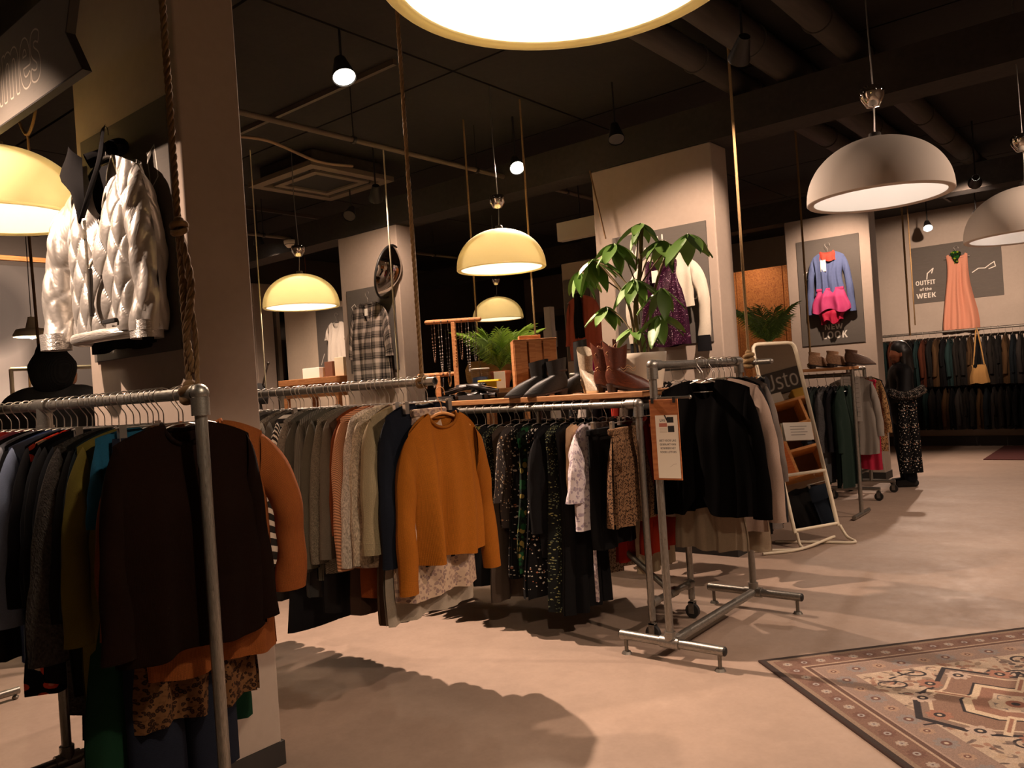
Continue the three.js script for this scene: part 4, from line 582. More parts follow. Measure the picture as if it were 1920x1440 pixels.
// cream jacket over a sequinned top
garment('jacket', fabric(0xefe3cf, 'weave', { bump: 0.0006 }), 'cream short jacket on the board behind the leafy plant', { pos: [6.1, 2.66, -3.26], turn: onWall, seed: 4, q: 1.6, name: 'cream_jacket', o: { w: 0.25, hem: 0.26, len: 0.46, th: 0.05, nw: 0.12, nd: 0.4, drop: 0.07 }, sl: { slen: 0.66, sp: 0.07, r1: 0.055, dz: 0.05, bend: 0.05 }, extra: (o) => [-1, 1].forEach((s) => mesh('cuff', new THREE.CylinderGeometry(0.056, 0.06, 0.13, 16, 1, true).scale(1, 1, 0.7).translate(s * 0.32, -0.88, 0), fabric(0x17161a, 'weave'), o)) });
garment('tank', fabric(0xa8989e, 'sequin', { rough: 0.35, metal: 0.3, bump: 0.003 }), 'purple sequinned sleeveless top under the cream jacket', { pos: [6.06, 2.62, -3.27], turn: onWall, seed: 6, q: 1.6, hanger: null, o: { w: 0.15, hem: 0.23, len: 0.74, th: 0.055, nw: 0.1, nd: 0.13 }, extra: tag(-0.03, -0.2, 0.062, 0.06, 0.1) });
// plaid coat
garment('coat', fabric(0xb5aca4, 'plaid', { bump: 0.0006 }), 'grey plaid long coat below the round mirror', { pos: [6.1, 2.7, -7.08], turn: onWall, seed: 8, q: 1.6, o: { w: 0.27, hem: 0.3, len: 0.98, th: 0.07, nw: 0.09, nd: 0.22, fold: 0.03, drop: 0.08 }, sl: { slen: 0.56, sp: 0.05, r1: 0.055 }, hanger: 'wire', extra: tag(0.02, -0.18, 0.05) });
// coral coat with black scarf and pink dress
garment('coat', fabric(0xd4705a, 'weave'), 'coral patterned coat on the narrow post', { pos: [6.93, 2.52, -4.68], turn: onWall, seed: 9, q: 1, hanger: 'wire', o: { w: 0.17, hem: 0.19, len: 0.66, th: 0.04, nw: 0.03, nd: 0.2 }, sl: { slen: 0.46, sp: 0.02, r1: 0.04 } });
one('scarf', 'black ruffled scarf over the coral coat', 'scarf', bodyGeo({ w: 0.035, hem: 0.05, len: 0.46, th: 0.02, fold: 0.014, nf: 2, drop: 0, nw: 0, nd: 0, nb: 0 }), fabric(0x1a181c, 'boucle', { bump: 0.005 }), [6.86, 2.44, -4.69], onWall);
garment('skirt', fabric(0xd02a86, 'weave'), 'magenta skirt below the coral coat', { pos: [6.95, 2.14, -4.66], turn: onWall, seed: 10, hanger: null, o: { w: 0.1, hem: 0.14, len: 0.42 } });
// blue cardigan, pink skirt
garment('cardigan', fabric(0x7f8fc4, 'knit'), 'powder blue cardigan on the NEW LOOK board', { pos: [10.82, 3.1, -3.39], turn: onWall, seed: 12, q: 1.6, o: { w: 0.205, hem: 0.19, len: 0.56, th: 0.05, nw: 0.09, nd: 0.13, waist: 0.03, drop: 0.06 }, sl: { slen: 0.74, sp: 0.06, r1: 0.045, dz: 0.045 }, hanger: 'wire', extra: tag(-0.05, -0.2, 0.055, 0.07, 0.15) });
one('vest_top', 'coral red vest peeking from the blue cardigan neck', 'top', bodyGeo({ w: 0.1, hem: 0.1, len: 0.14, th: 0.03, nw: 0.08, nd: 0.04, drop: 0.02, nx: 12, ny: 6 }), fabric(0xd85a4a, 'weave'), [10.8, 3.02, -3.39], onWall);
garment('skirt', fabric(0xe0508a, 'weave', { rough: 0.6 }), 'pink draped short skirt under the blue cardigan', { pos: [10.79, 2.66, -3.38], turn: onWall, seed: 14, q: 1.6, hanger: null, name: 'draped_skirt', o: { w: 0.17, hem: 0.25, len: 0.3, th: 0.07, fold: 0.02, nf: 2.4, wave: -0.03 }, extra: (o) => mesh('underskirt', bodyGeo({ w: 0.2, hem: 0.14, len: 0.2, th: 0.07, nw: 0, nd: 0, nb: 0, drop: 0, fold: 0.02, nf: 3, wave: 0.03 }), fabric(0xd0284e, 'weave', { rough: 0.5 }), o).position.set(0, -0.38, -0.01) });
// peach dress
garment('dress', fabric(0xeaa184, 'weave'), 'long peach sleeveless dress on the OUTFIT board', { pos: [15.16, 3.33, -2.66], turn: onWall, seed: 15, q: 1.6, name: 'peach_dress', o: { w: 0.16, hem: 0.27, len: 1.28, th: 0.06, nw: 0.12, nd: 0.13, nb: 0.05, waist: 0.03, drop: 0.02, fold: 0.026, nf: 2.6 } });
one('neck_scarf', 'small green and orange scarf in the peach dress neckline', 'scarf', bodyGeo({ w: 0.08, hem: 0.03, len: 0.2, th: 0.03, nw: 0.03, nd: 0, nb: 0, drop: 0.03, fold: 0.01, nx: 12, ny: 8 }), fabric(0x8fae54, 'jungle'), [15.1, 3.27, -2.66], onWall);
// white top
garment('blouse', fabric(0xe9ded0, 'weave'), 'white wrap top on the low pale wall panel', { pos: [7.52, 2.74, -9.45], turn: onWall, seed: 16, o: { w: 0.2, hem: 0.24, len: 0.72, th: 0.06, waist: 0.03, fold: 0.02 }, sl: { slen: 0.2, r1: 0.08, dz: 0.04 } });
// round convex security mirror
{ const o = thing('convex_mirror', 'round convex security mirror on the plaid coat pillar', 'mirror', [6.12, 2.9, -6.72], 0.4); o.rotation.order = 'YXZ'; o.rotation.x = 0.3;
  const pr = []; for (let i = 0; i <= 16; i++) { const t = i / 16; pr.push([0.3 * t + 0.0001, 0.13 * (1 - t * t)]); }
  mesh('glass', lathe(pr, 48).rotateX(Math.PI / 2), M.chrome, o); mesh('rim', new THREE.TorusGeometry(0.302, 0.012, 10, 48), M.black, o);
  mesh('backing', lathe([[0.3, 0], [0.27, -0.03], [0.001, -0.045]], 40).rotateX(Math.PI / 2), M.blackmat, o); mesh('arm', pipe([0, 0, -0.03], [0.1, 0.05, -0.13], 0.014, 10), M.black, o); }

// ---------------------------------------------------------------- things on the plank
function crateGroup(o, w, d, h) {     // slatted wooden crate standing on end
  const t = 0.014; for (const [x0, x1] of [[-w / 2, -w / 2 + t], [w / 2 - t, w / 2]]) for (let i = 0; i < 3; i++) mesh('slat', rbx(x0, x1, 0, h, -d / 2 + i * (d / 3) + 0.006, -d / 2 + (i + 1) * (d / 3) - 0.006, 0.003), M.crate, o);
  for (let i = 0; i < 3; i++) mesh('slat', rbx(-w / 2 + t + i * (w - 2 * t) / 3 + 0.005, -w / 2 + t + (i + 1) * (w - 2 * t) / 3 - 0.005, 0, h, -d / 2, -d / 2 + t, 0.003), M.crate, o);
  mesh('end_board', rbx(-w / 2, w / 2, h - 0.016, h, -d / 2, d / 2, 0.003), M.crate, o); mesh('end_board', rbx(-w / 2, w / 2, 0, 0.016, -d / 2, d / 2, 0.003), M.crate, o); mesh('shelf_board', rbx(-w / 2 + t, w / 2 - t, h * 0.48, h * 0.48 + 0.012, -d / 2, d / 2, 0.003), M.crate, o);
  for (const q of [-w / 2 + t, w / 2 - t - 0.03]) mesh('corner_post', rbx(q, q + 0.03, 0.016, h - 0.016, d / 2 - 0.04, d / 2 - 0.01, 0.003), M.crate, o);
  mesh('diagonal', rbx(-0.012, 0.012, -h * 0.42, h * 0.42, -0.006, 0.006, 0.003).rotateZ(0.35).translate(0, h / 2, -d / 2 + t + 0.01), M.crate, o);
}
{ const o = thing('wooden_crate', 'slatted wooden crate standing on end on the plank', 'crate', [4.42, PY, -3.42], 0.75); crateGroup(o, 0.3, 0.3, 0.39); mesh('top_block', rbx(-0.06, 0.06, 0.39, 0.42, -0.1, 0.05, 0.003), M.crate, o); }
// boots, swept from foot sections; x along the foot
function bootGeo({ h = 0.26, foot = 0.27, wShaft = 0.055, wFoot = 0.042, heel = 0.035, toe = 1, top = 0 }) {
  // stacked level slices: shaft above the ankle, vamp and toe below; the sole line rises over the heel
  const pos = [], uv = [], idx = [], m = 26, lv = []; for (let i = 0; i <= 10; i++) lv.push(h - (h - 0.1) * i / 10); for (let i = 1; i <= 12; i++) lv.push(0.1 * Math.pow(1 - i / 12, 1.25));
  lv.forEach((y, j) => { const k = y > 0.1 ? 0 : 1 - y / 0.1, up = Math.max(0, (y - 0.1) / (h - 0.1)), xb = -0.056 - 0.012 * k * (1 - k) * 4 - (wShaft - 0.055) * up, xf0 = 0.05 + (wShaft - 0.055) * (0.4 + up), xf = xf0 + (foot - 0.06 - xf0) * Math.pow(k, 0.55), w = (wShaft * 0.8) * (1 - k) * (0.88 + 0.14 * up) + wFoot * k, L = xf - xb, base = y < 0.004 ? 0.96 : 1;
    for (let i = 0; i <= m; i++) { const f = i / m * 6.2832, cs = Math.cos(f), x = (xb + xf) / 2 + L / 2 * cs * base, u = (cs + 1) / 2, ww = w * (1 - 0.45 * k * toe * Math.pow(u, 3)), lift = heel * Math.max(0, Math.min(1, 1 - (x + 0.05) / (foot * 0.55))); pos.push(x, y + lift + 0.012 + (j === 0 ? top * Math.cos(2 * f) : 0), ww * Math.sin(f) * base); uv.push(f * 0.06, y); } });
  for (let j = 0; j < lv.length - 1; j++) for (let i = 0; i < m; i++) { const k = j * (m + 1) + i; idx.push(k, k + 1, k + m + 1, k + 1, k + m + 2, k + m + 1); }
  return finish(pos, uv, idx);
}
function soleGeo(foot, wFoot, heel) { const g = new THREE.CylinderGeometry(1, 1, 0.012, 26, 1).toNonIndexed(), p = g.attributes.position, L = foot - 0.06 + 0.07; for (let i = 0; i < p.count; i++) { const c = p.getX(i), u = (c + 1) / 2, x = -0.068 + L * u, lift = heel * Math.max(0, Math.min(1, 1 - (x + 0.05) / (foot * 0.55))); p.setXYZ(i, x, p.getY(i) + 0.007 + lift, p.getZ(i) * wFoot * 1.06 * (1 - 0.45 * u ** 3)); } g.computeVertexNormals(); return g; }
function boot(label, pos, turn, mat, solMat, p = {}, group) {
  const o = thing('boot', label, 'boot', pos, turn, group), { heel = 0.035, foot = 0.27, stiletto } = p, tip = foot - 0.06;
  mesh('upper', bootGeo(p), mat, o);
  mesh('sole', soleGeo(foot, p.wFoot || 0.042, heel), solMat, o);
  mesh('heel', stiletto ? pipe([-0.048, 0, 0], [-0.035, heel + 0.01, 0], 0.007, 10, 0.024) : pipe([-0.03, 0, 0], [-0.028, heel + 0.008, 0], 0.03, 14, 0.037), solMat, o);
  if (p.stitch) { const pts = []; for (let i = 0; i <= 40; i++) { const a = i / 40 * 6.283; pts.push([0.03 * Math.cos(a) * (1 + 0.5 * Math.cos(a * 6)) - 0.005, 0.2 + heel + 0.045 * Math.sin(a) * (1 + 0.4 * Math.cos(a * 6)), 0.047]); } const line = (y, k) => { const q = []; for (let i = 0; i <= 16; i++) q.push([-0.05 + i * 0.011, y + 0.012 * Math.sin(i * 1.2), 0.043 + k * 0]); return q; }; mesh('stitching', [tube(pts, 0.0016, 60, 4, true), tube(line(0.11 + heel, 0), 0.0018, 30, 4), tube(line(0.095 + heel, 0), 0.0018, 30, 4)], SM({ color: 0xc9a47c, roughness: 0.7 }), o); mesh('pull_strap', [rbx(-0.006, 0.006, h0(p) - 0.02, h0(p) + 0.035, 0.04, 0.046, 0.002), rbx(-0.006, 0.006, h0(p) - 0.02, h0(p) + 0.035, -0.046, -0.04, 0.002)], mat, o); }
  if (p.buckle) mesh('strap', [new THREE.TorusGeometry(0.05, 0.009, 8, 22).rotateX(Math.PI / 2).scale(1.1, 1, 0.85).translate(-0.005, 0.13 + heel, 0), bx(0, 0.02, 0.12 + heel, 0.14 + heel, 0.042, 0.052)], solMat, o);
  return o;
}
const h0 = (p) => (p.h || 0.26) + (p.heel || 0.035);
const Lr = (c, r = 0.45) => SM({ color: c, map: T.leather, roughness: r, side: THREE.DoubleSide, bumpMap: T.leather, bumpScale: 0.0015 });
const cow = Lr(0x6d3420, 0.42), soleD = SM({ color: 0x2a1810, roughness: 0.6 }), bone = Lr(0xd6c6ac, 0.5), blk = Lr(0x110e0d, 0.55), tan = Lr(0xd8a67e, 0.6), brn = Lr(0x6e4a34, 0.6);
const P8 = 1.02;
boot('brown stitched cowboy boot nearest the plank end', [4.2, PY, -2.62], -1.15, cow, soleD, { h: 0.25, foot: 0.3, stitch: true, wShaft: 0.075, wFoot: 0.048, heel: 0.04, top: 0.022 });
boot('brown stitched cowboy boot tucked behind its partner', [4.28, PY, -2.76], -1.05, cow, soleD, { h: 0.25, foot: 0.3, stitch: true, wShaft: 0.075, wFoot: 0.048, heel: 0.04, top: 0.022 });
boot('bone white heeled ankle boot beside the cowboy boots', [4.33, PY, -2.93], -2.2, bone, SM({ color: 0xb89a72, roughness: 0.5 }), { h: 0.21, foot: 0.25, heel: 0.085, stiletto: true, wShaft: 0.062 });
boot('black ankle boot lying forward beside the crate', [4.2, PY, -3.07], 2.35, blk, soleD, { h: 0.2, foot: 0.29, wShaft: 0.068, wFoot: 0.046, heel: 0.03, buckle: true });
boot('black pointed ankle boot nearest the crate', [4.18, PY, -3.2], 2.2, blk, soleD, { h: 0.2, foot: 0.3, wShaft: 0.066, wFoot: 0.046, heel: 0.03 });
boot('tall narrow black boot behind the bone white boot', [4.42, PY, -3.03], 2.6, blk, soleD, { h: 0.32, foot: 0.26, wShaft: 0.05, heel: 0.03 });
// flat dark shoes heaped on a tray
one('tray', 'black serving tray under the dark flat shoes', 'tray', [rbx(-0.16, 0.16, 0, 0.01, -0.28, 0.28, 0.004), bx(-0.16, -0.15, 0, 0.035, -0.28, 0.28), bx(0.15, 0.16, 0, 0.035, -0.28, 0.28), bx(-0.16, 0.16, 0, 0.035, -0.28, -0.27), bx(-0.16, 0.16, 0, 0.035, 0.27, 0.28)], M.blackmat, [4.27, PY, -3.92]);
{ const shoeG = (() => { const pos = [], uv = [], idx = [], n = 16, m = 14; for (let j = 0; j <= n; j++) { const t = j / n, x = -0.12 + 0.24 * t, w = 0.038 * Math.pow(Math.sin(Math.PI * Math.min(0.985, Math.max(0.02, t))), 0.45), hh = t > 0.55 ? 0.05 * Math.cos((t - 0.55) * 3.2) : 0.05; for (let i = 0; i <= m; i++) { const f = i / m * 6.2832, s = Math.sin(f); pos.push(x, Math.max(0, 0.02 + hh * 0.6 * s + (t < 0.55 && s > 0.3 ? -0.018 : 0)), w * Math.cos(f)); uv.push(f * 0.04, t * 0.2); } } for (let j = 0; j < n; j++) for (let i = 0; i < m; i++) { const k = j * (m + 1) + i; idx.push(k, k + m + 1, k + 1, k + 1, k + m + 1, k + m + 2); } return finish(pos, uv, idx); })();
  const r = rng(5), cols = [0x1f1b1b, 0x2c2422, 0x191718, 0x3a2d28, 0x24201f, 0x8d8a88], tone = ['black', 'dark brown', 'coal black', 'chestnut', 'charcoal', 'silver grey'];
  const place = ['at the tray front', 'beside the crate', 'on top of the heap', 'at the tray middle', 'against the rear rim', 'leaning on the heap', 'at the tray corner', 'under the yellow card', 'nearest the jewellery stand', 'across the heap', 'half under the others'];
  for (let i = 0; i < 11; i++) { const a = thing('flat_shoe', `${tone[i % 6]} flat shoe ${place[i]}`, 'shoe', [4.2 + (i % 3) * 0.07, PY + 0.011 + (i >= 6 ? 0.05 : 0), -3.7 - (i % 6) * 0.075 - (i >= 6 ? 0.03 : 0)], r() * 6.28, 'flat shoes on the tray'); const m = Lr(cols[i % 6], 0.4); mesh('upper', shoeG, m, a); mesh('insole', new THREE.CircleGeometry(0.03, 14).rotateX(-Math.PI / 2).scale(2, 1, 0.8).translate(-0.045, 0.034, 0), SM({ color: 0x6b5a4c, roughness: 0.8 }), a); a.rotation.z = i >= 6 ? 0.2 : 0; } }
// jewellery stands of turned wood with chains
function tStand(label, x, z, h, w, n, seed) {
  const o = thing('jewellery_stand', label, 'stand', [x, PY, z], -0.88); mesh('base', rbx(-0.07, 0.07, 0, 0.02, -0.05, 0.05, 0.006), M.crate, o); mesh('pole', rbx(-0.018, 0.018, 0.02, h - 0.01, -0.018, 0.018, 0.004), M.crate, o);
  mesh('cross_bar', [pipe([-w / 2, h, 0], [w / 2, h, 0], 0.017, 14), ball([-w / 2, h, 0], 0.017, 10), ball([w / 2, h, 0], 0.017, 10)], M.crate, o);
  const r = rng(seed); for (let i = 0; i < n; i++) { const cx = -w / 2 + 0.02 + (i + 0.5) * (w - 0.04) / n, L = h * (0.4 + r() * 0.4), q = []; for (let k = 0; k <= 18; k++) { const a = k / 18 * Math.PI; q.push([cx + 0.012 * Math.cos(a), h - L * Math.sin(a) ** 0.7, 0.02 * Math.sign(Math.cos(a)) * Math.min(1, Math.abs(Math.cos(a)) * 2)]); }
    const beads = []; const c = new THREE.CatmullRomCurve3(q.map((p) => V3(...p))); for (let k = 0; k < 34; k++) { const p = c.getPoint(k / 33); beads.push(new THREE.SphereGeometry(0.004 + 0.003 * r(), 5, 4).translate(p.x, p.y, p.z)); }
    const col = [0x5a4030, 0x8a8480, 0x2a2422, 0xa07a50][i % 4]; const nk = one('necklace', `${['brown', 'silver', 'black', 'brass'][i % 4]} bead necklace, ${ord(i)} along the ${h > 0.4 ? 'tall' : 'low'} jewellery stand`, 'necklace', [tube(q, 0.0015, 30, 4), ...beads], SM({ color: col, roughness: 0.35, metalness: i % 2 ? 0.7 : 0.1 }), [x, PY, z], -0.88, 'necklaces on the jewellery stands'); }
}
tStand('tall wooden T-stand hung with necklaces', 4.42, -4.17, 0.6, 0.4, 7, 3);
tStand('low wooden T-stand beside the open rail end', 4.35, -4.3, 0.2, 0.28, 4, 5);
// leafy plant in a white pot
const leafGeo = (() => { const pos = [], uv = [], idx = [], n = 8; for (let j = 0; j <= n; j++) { const t = j / n, w = 0.034 * Math.pow(Math.sin(Math.PI * Math.pow(t, 0.8) * 0.985 + 0.01), 0.8); for (const s of [-1, 0, 1]) { pos.push(s * w, -0.03 * t * t + (s ? 0.008 : 0), t * 0.165); uv.push(s, t); } } for (let j = 0; j < n; j++) for (let i = 0; i < 2; i++) { const k = j * 3 + i; idx.push(k, k + 3, k + 1, k + 1, k + 3, k + 4); } return finish(pos, uv, idx); })();
{ const o = thing('potted_plant', 'leafy umbrella plant in a white pot on the plank', 'plant', [4.52, PY, -2.62]);
  mesh('pot', lathe([[0.001, 0], [0.105, 0], [0.12, 0.01], [0.155, 0.2], [0.158, 0.235], [0.146, 0.235], [0.14, 0.2]], 36), M.potwhite, o); mesh('soil', new THREE.CircleGeometry(0.142, 24).rotateX(-Math.PI / 2).translate(0, 0.205, 0), M.soil, o);
  // crowns: [dx, y, dz, leaves, size]
  const crowns = [[-0.02, 0.88, -0.31, 9, 1.35], [0.02, 1.06, 0.05, 9, 1.1], [0, 0.93, 0.38, 6, 1.5], [0.03, 0.56, -0.26, 7, 1.1], [-0.05, 0.95, -0.12, 8, 1.25], [0.04, 0.93, 0.16, 9, 1.3], [-0.06, 0.7, 0.02, 8, 1.3], [0.05, 0.46, 0.12, 6, 1.3], [0.02, 0.4, -0.06, 5, 1.1], [-0.04, 0.62, 0.2, 5, 1.2], [0.0, 0.82, -0.44, 5, 1.3]];
  mesh('stem', [tube([[0, 0.2, 0], [-0.01, 0.5, -0.02], [0.01, 0.75, 0.02], [0.02, 1.04, 0.05]], 0.014, 20, 8), tube([[0.02, 0.2, 0.03], [0.02, 0.5, 0.08], [0.01, 0.8, 0.2], [0, 0.92, 0.36]], 0.009, 18, 7), tube([[-0.02, 0.2, -0.03], [-0.02, 0.55, -0.06], [-0.02, 0.75, -0.18], [-0.02, 0.87, -0.31], [0, 0.83, -0.43]], 0.009, 18, 7), ...crowns.map((c) => tube([[0, Math.max(0.25, c[1] - 0.28), 0], [c[0] * 0.5, c[1] - 0.08, c[2] * 0.55], [c[0], c[1], c[2]]], 0.005, 10, 5))], M.stem, o);
  const r = rng(21);
  crowns.forEach(([x, y, z, n, s]) => { for (let i = 0; i < n; i++) { const l = mesh('leaf', leafGeo, i % 2 ? M.leafA : M.leafB, o); l.position.set(x, y, z); l.rotation.order = 'YXZ'; l.rotation.y = (i / n) * 6.283 + r() * 0.5; l.rotation.x = 0.35 + r() * 0.75; l.rotation.z = (r() - 0.5) * 0.5; l.scale.setScalar(s * (0.8 + r() * 0.35)); } }); }
// palms: arching fronds of leaflets
function frond(L, droop, seed) {
  const pos = [], uv = [], idx = [], r = rng(seed), n = 22, P = (t) => [0, L * (1.0 * t - 0.25 * droop * t * t), L * (0.16 * t + 0.5 * droop * t * t)];
  const quad = (a, b, c, d) => { const k = pos.length / 3; pos.push(...a, ...b, ...c, ...d); uv.push(0, 0, 1, 0, 1, 1, 0, 1); idx.push(k, k + 1, k + 2, k, k + 2, k + 3); };
  for (let i = 0; i < 10; i++) { const a = P(i / 10), b = P((i + 1) / 10), w = 0.005 * (1 - i / 12); quad([-w, a[1], a[2]], [w, a[1], a[2]], [w, b[1], b[2]], [-w, b[1], b[2]]); }
  for (let i = 3; i < n; i++) for (const s of [-1, 1]) { const t = i / n, p = P(t), q = P(Math.min(1, t + 0.08)), len = L * 0.36 * Math.sin(Math.PI * (0.18 + 0.8 * t)) * (0.85 + 0.3 * r()), dy = q[1] - p[1], dz = q[2] - p[2], m = [p[0] + s * len * 0.55, p[1] + dy * 2.2 - 0.02, p[2] + dz * 2.6], e = [p[0] + s * len, p[1] + dy * 2.6 - len * 0.4, p[2] + dz * 3.6], w = 0.007; quad([p[0], p[1] - w, p[2]], [m[0], m[1] - w, m[2]], [m[0], m[1] + w, m[2] + w], [p[0], p[1] + w, p[2]]); const k = pos.length / 3; pos.push(m[0], m[1] - w, m[2], e[0], e[1], e[2], m[0], m[1] + w, m[2] + w); uv.push(0, 0, 1, 0, 0, 1); idx.push(k, k + 1, k + 2); }
  return finish(pos, uv, idx);
}
function palm(label, pos, L, n, mat, mat2, pot, seed) {
  const o = thing('potted_palm', label, 'plant', pos), r = rng(seed), gs = [0.4, 0.7, 1, 0.85].map((d, i) => frond(L, d, seed + i));
  mesh('pot', lathe([[0.001, 0], [0.07, 0], [0.095, 0.15], [0.105, 0.15], [0.105, 0.18], [0.09, 0.18], [0.085, 0.15]], 24), pot, o); mesh('soil', new THREE.CircleGeometry(0.088, 18).rotateX(-Math.PI / 2).translate(0, 0.155, 0), M.soil, o);
  for (let i = 0; i < n; i++) { const f = mesh('frond', gs[i % 4], i % 3 ? mat : mat2, o); f.position.set(0, 0.15, 0); f.rotation.y = i / n * 6.283 + r() * 0.6; f.scale.setScalar(0.75 + r() * 0.35); }
}
palm('bright green areca palm in a terracotta pot', [5.72, 1.5, -4.83], 0.5, 24, M.palm, M.palmdark, M.terracotta, 31);
// shelf slung on the two pale ropes, with small goods
{ const o = thing('hanging_shelf', 'wooden shelf slung on two pale ropes under the palm', 'shelf', [5.62, 1.46, -4.64]); mesh('board', rbx(-0.22, 0.3, 0, 0.04, -0.42, 0.42, 0.005), M.wood, o); mesh('lip', bx(-0.22, -0.2, 0.04, 0.06, -0.42, 0.42), M.wood, o); }
{ const o = thing('glass_jar', 'clear glass jar with blue contents beside the palm', 'jar', [5.46, 1.5, -4.86]); mesh('glass', lathe([[0.001, 0.002], [0.075, 0.002], [0.08, 0.01], [0.08, 0.2]], 28), new THREE.MeshPhysicalMaterial({ color: 0xffffff, roughness: 0.03, transmission: 1, thickness: 0 }), o); mesh('blue_contents', lathe([[0.001, 0.006], [0.07, 0.006], [0.07, 0.13], [0.001, 0.14]], 20), SM({ color: 0x24406e, roughness: 0.7, map: T.boucle }), o); mesh('lid', lathe([[0.001, 0.215], [0.09, 0.213], [0.092, 0.2], [0.001, 0.198]], 28), M.white, o); }
one('white_card', 'blank white card standing beside the blue jar', 'card', rbx(-0.003, 0.003, 0, 0.17, -0.055, 0.055, 0.002), M.paper, [5.5, 1.5, -4.66], 0.3);
one('yellow_card', 'small yellow price card on the plank', 'card', [rbx(-0.003, 0.003, 0, 0.06, -0.05, 0.05, 0.002), rbx(-0.02, 0.02, 0.06, 0.075, -0.1, 0.08, 0.004)], SM({ color: 0xd9b51e, roughness: 0.7 }), [4.45, PY + 0.06, -3.86], 0.2);
one('woven_basket', 'round straw basket behind the green palm', 'basket', lathe([[0.001, 0], [0.16, 0], [0.23, 0.08], [0.24, 0.2], [0.2, 0.28], [0.19, 0.275], [0.225, 0.19]], 30), SM({ color: 0xd29a4a, map: T.crossrib, roughness: 0.9, bumpMap: T.crossrib, bumpScale: 0.006 }), [6.15, 1.52, -5.35]);
{ const o = thing('side_table', 'plain wooden table holding the straw basket', 'table', [6.15, 0, -5.35]); mesh('top', rbx(-0.3, 0.3, 1.48, 1.52, -0.3, 0.3, 0.005), M.wood, o); for (const x of [-0.26, 0.26]) for (const z of [-0.26, 0.26]) mesh('leg', bx(x - 0.02, x + 0.02, 0, 1.48, z - 0.02, z + 0.02), M.wood, o); }
// second palm on a plinth in front of the chipboard
one('plinth', 'tall plain plinth under the dark palm', 'plinth', rbx(-0.16, 0.16, 0, 1.62, -0.16, 0.16, 0.006), M.crate, [9.3, 0, -3.66]);
palm('darker areca palm before the chipboard partition', [9.3, 1.62, -3.66], 0.62, 14, M.palmdark, M.palm, M.potwhite, 51);
// tan boots on the far shelf
for (const [i, l, m, z] of [[0, 'tan suede ankle boot by the shelf edge', tan, -2.78], [1, 'tan suede ankle boot in the middle of the far shelf', tan, -2.6], [2, 'brown suede ankle boot standing last on the far shelf', brn, -2.42]]) boot(l, [8.25, Hk.y + 0.08, z], -0.9 - i * 0.1, m, soleD, { h: 0.13, foot: 0.28, heel: 0.03, wShaft: 0.06 });
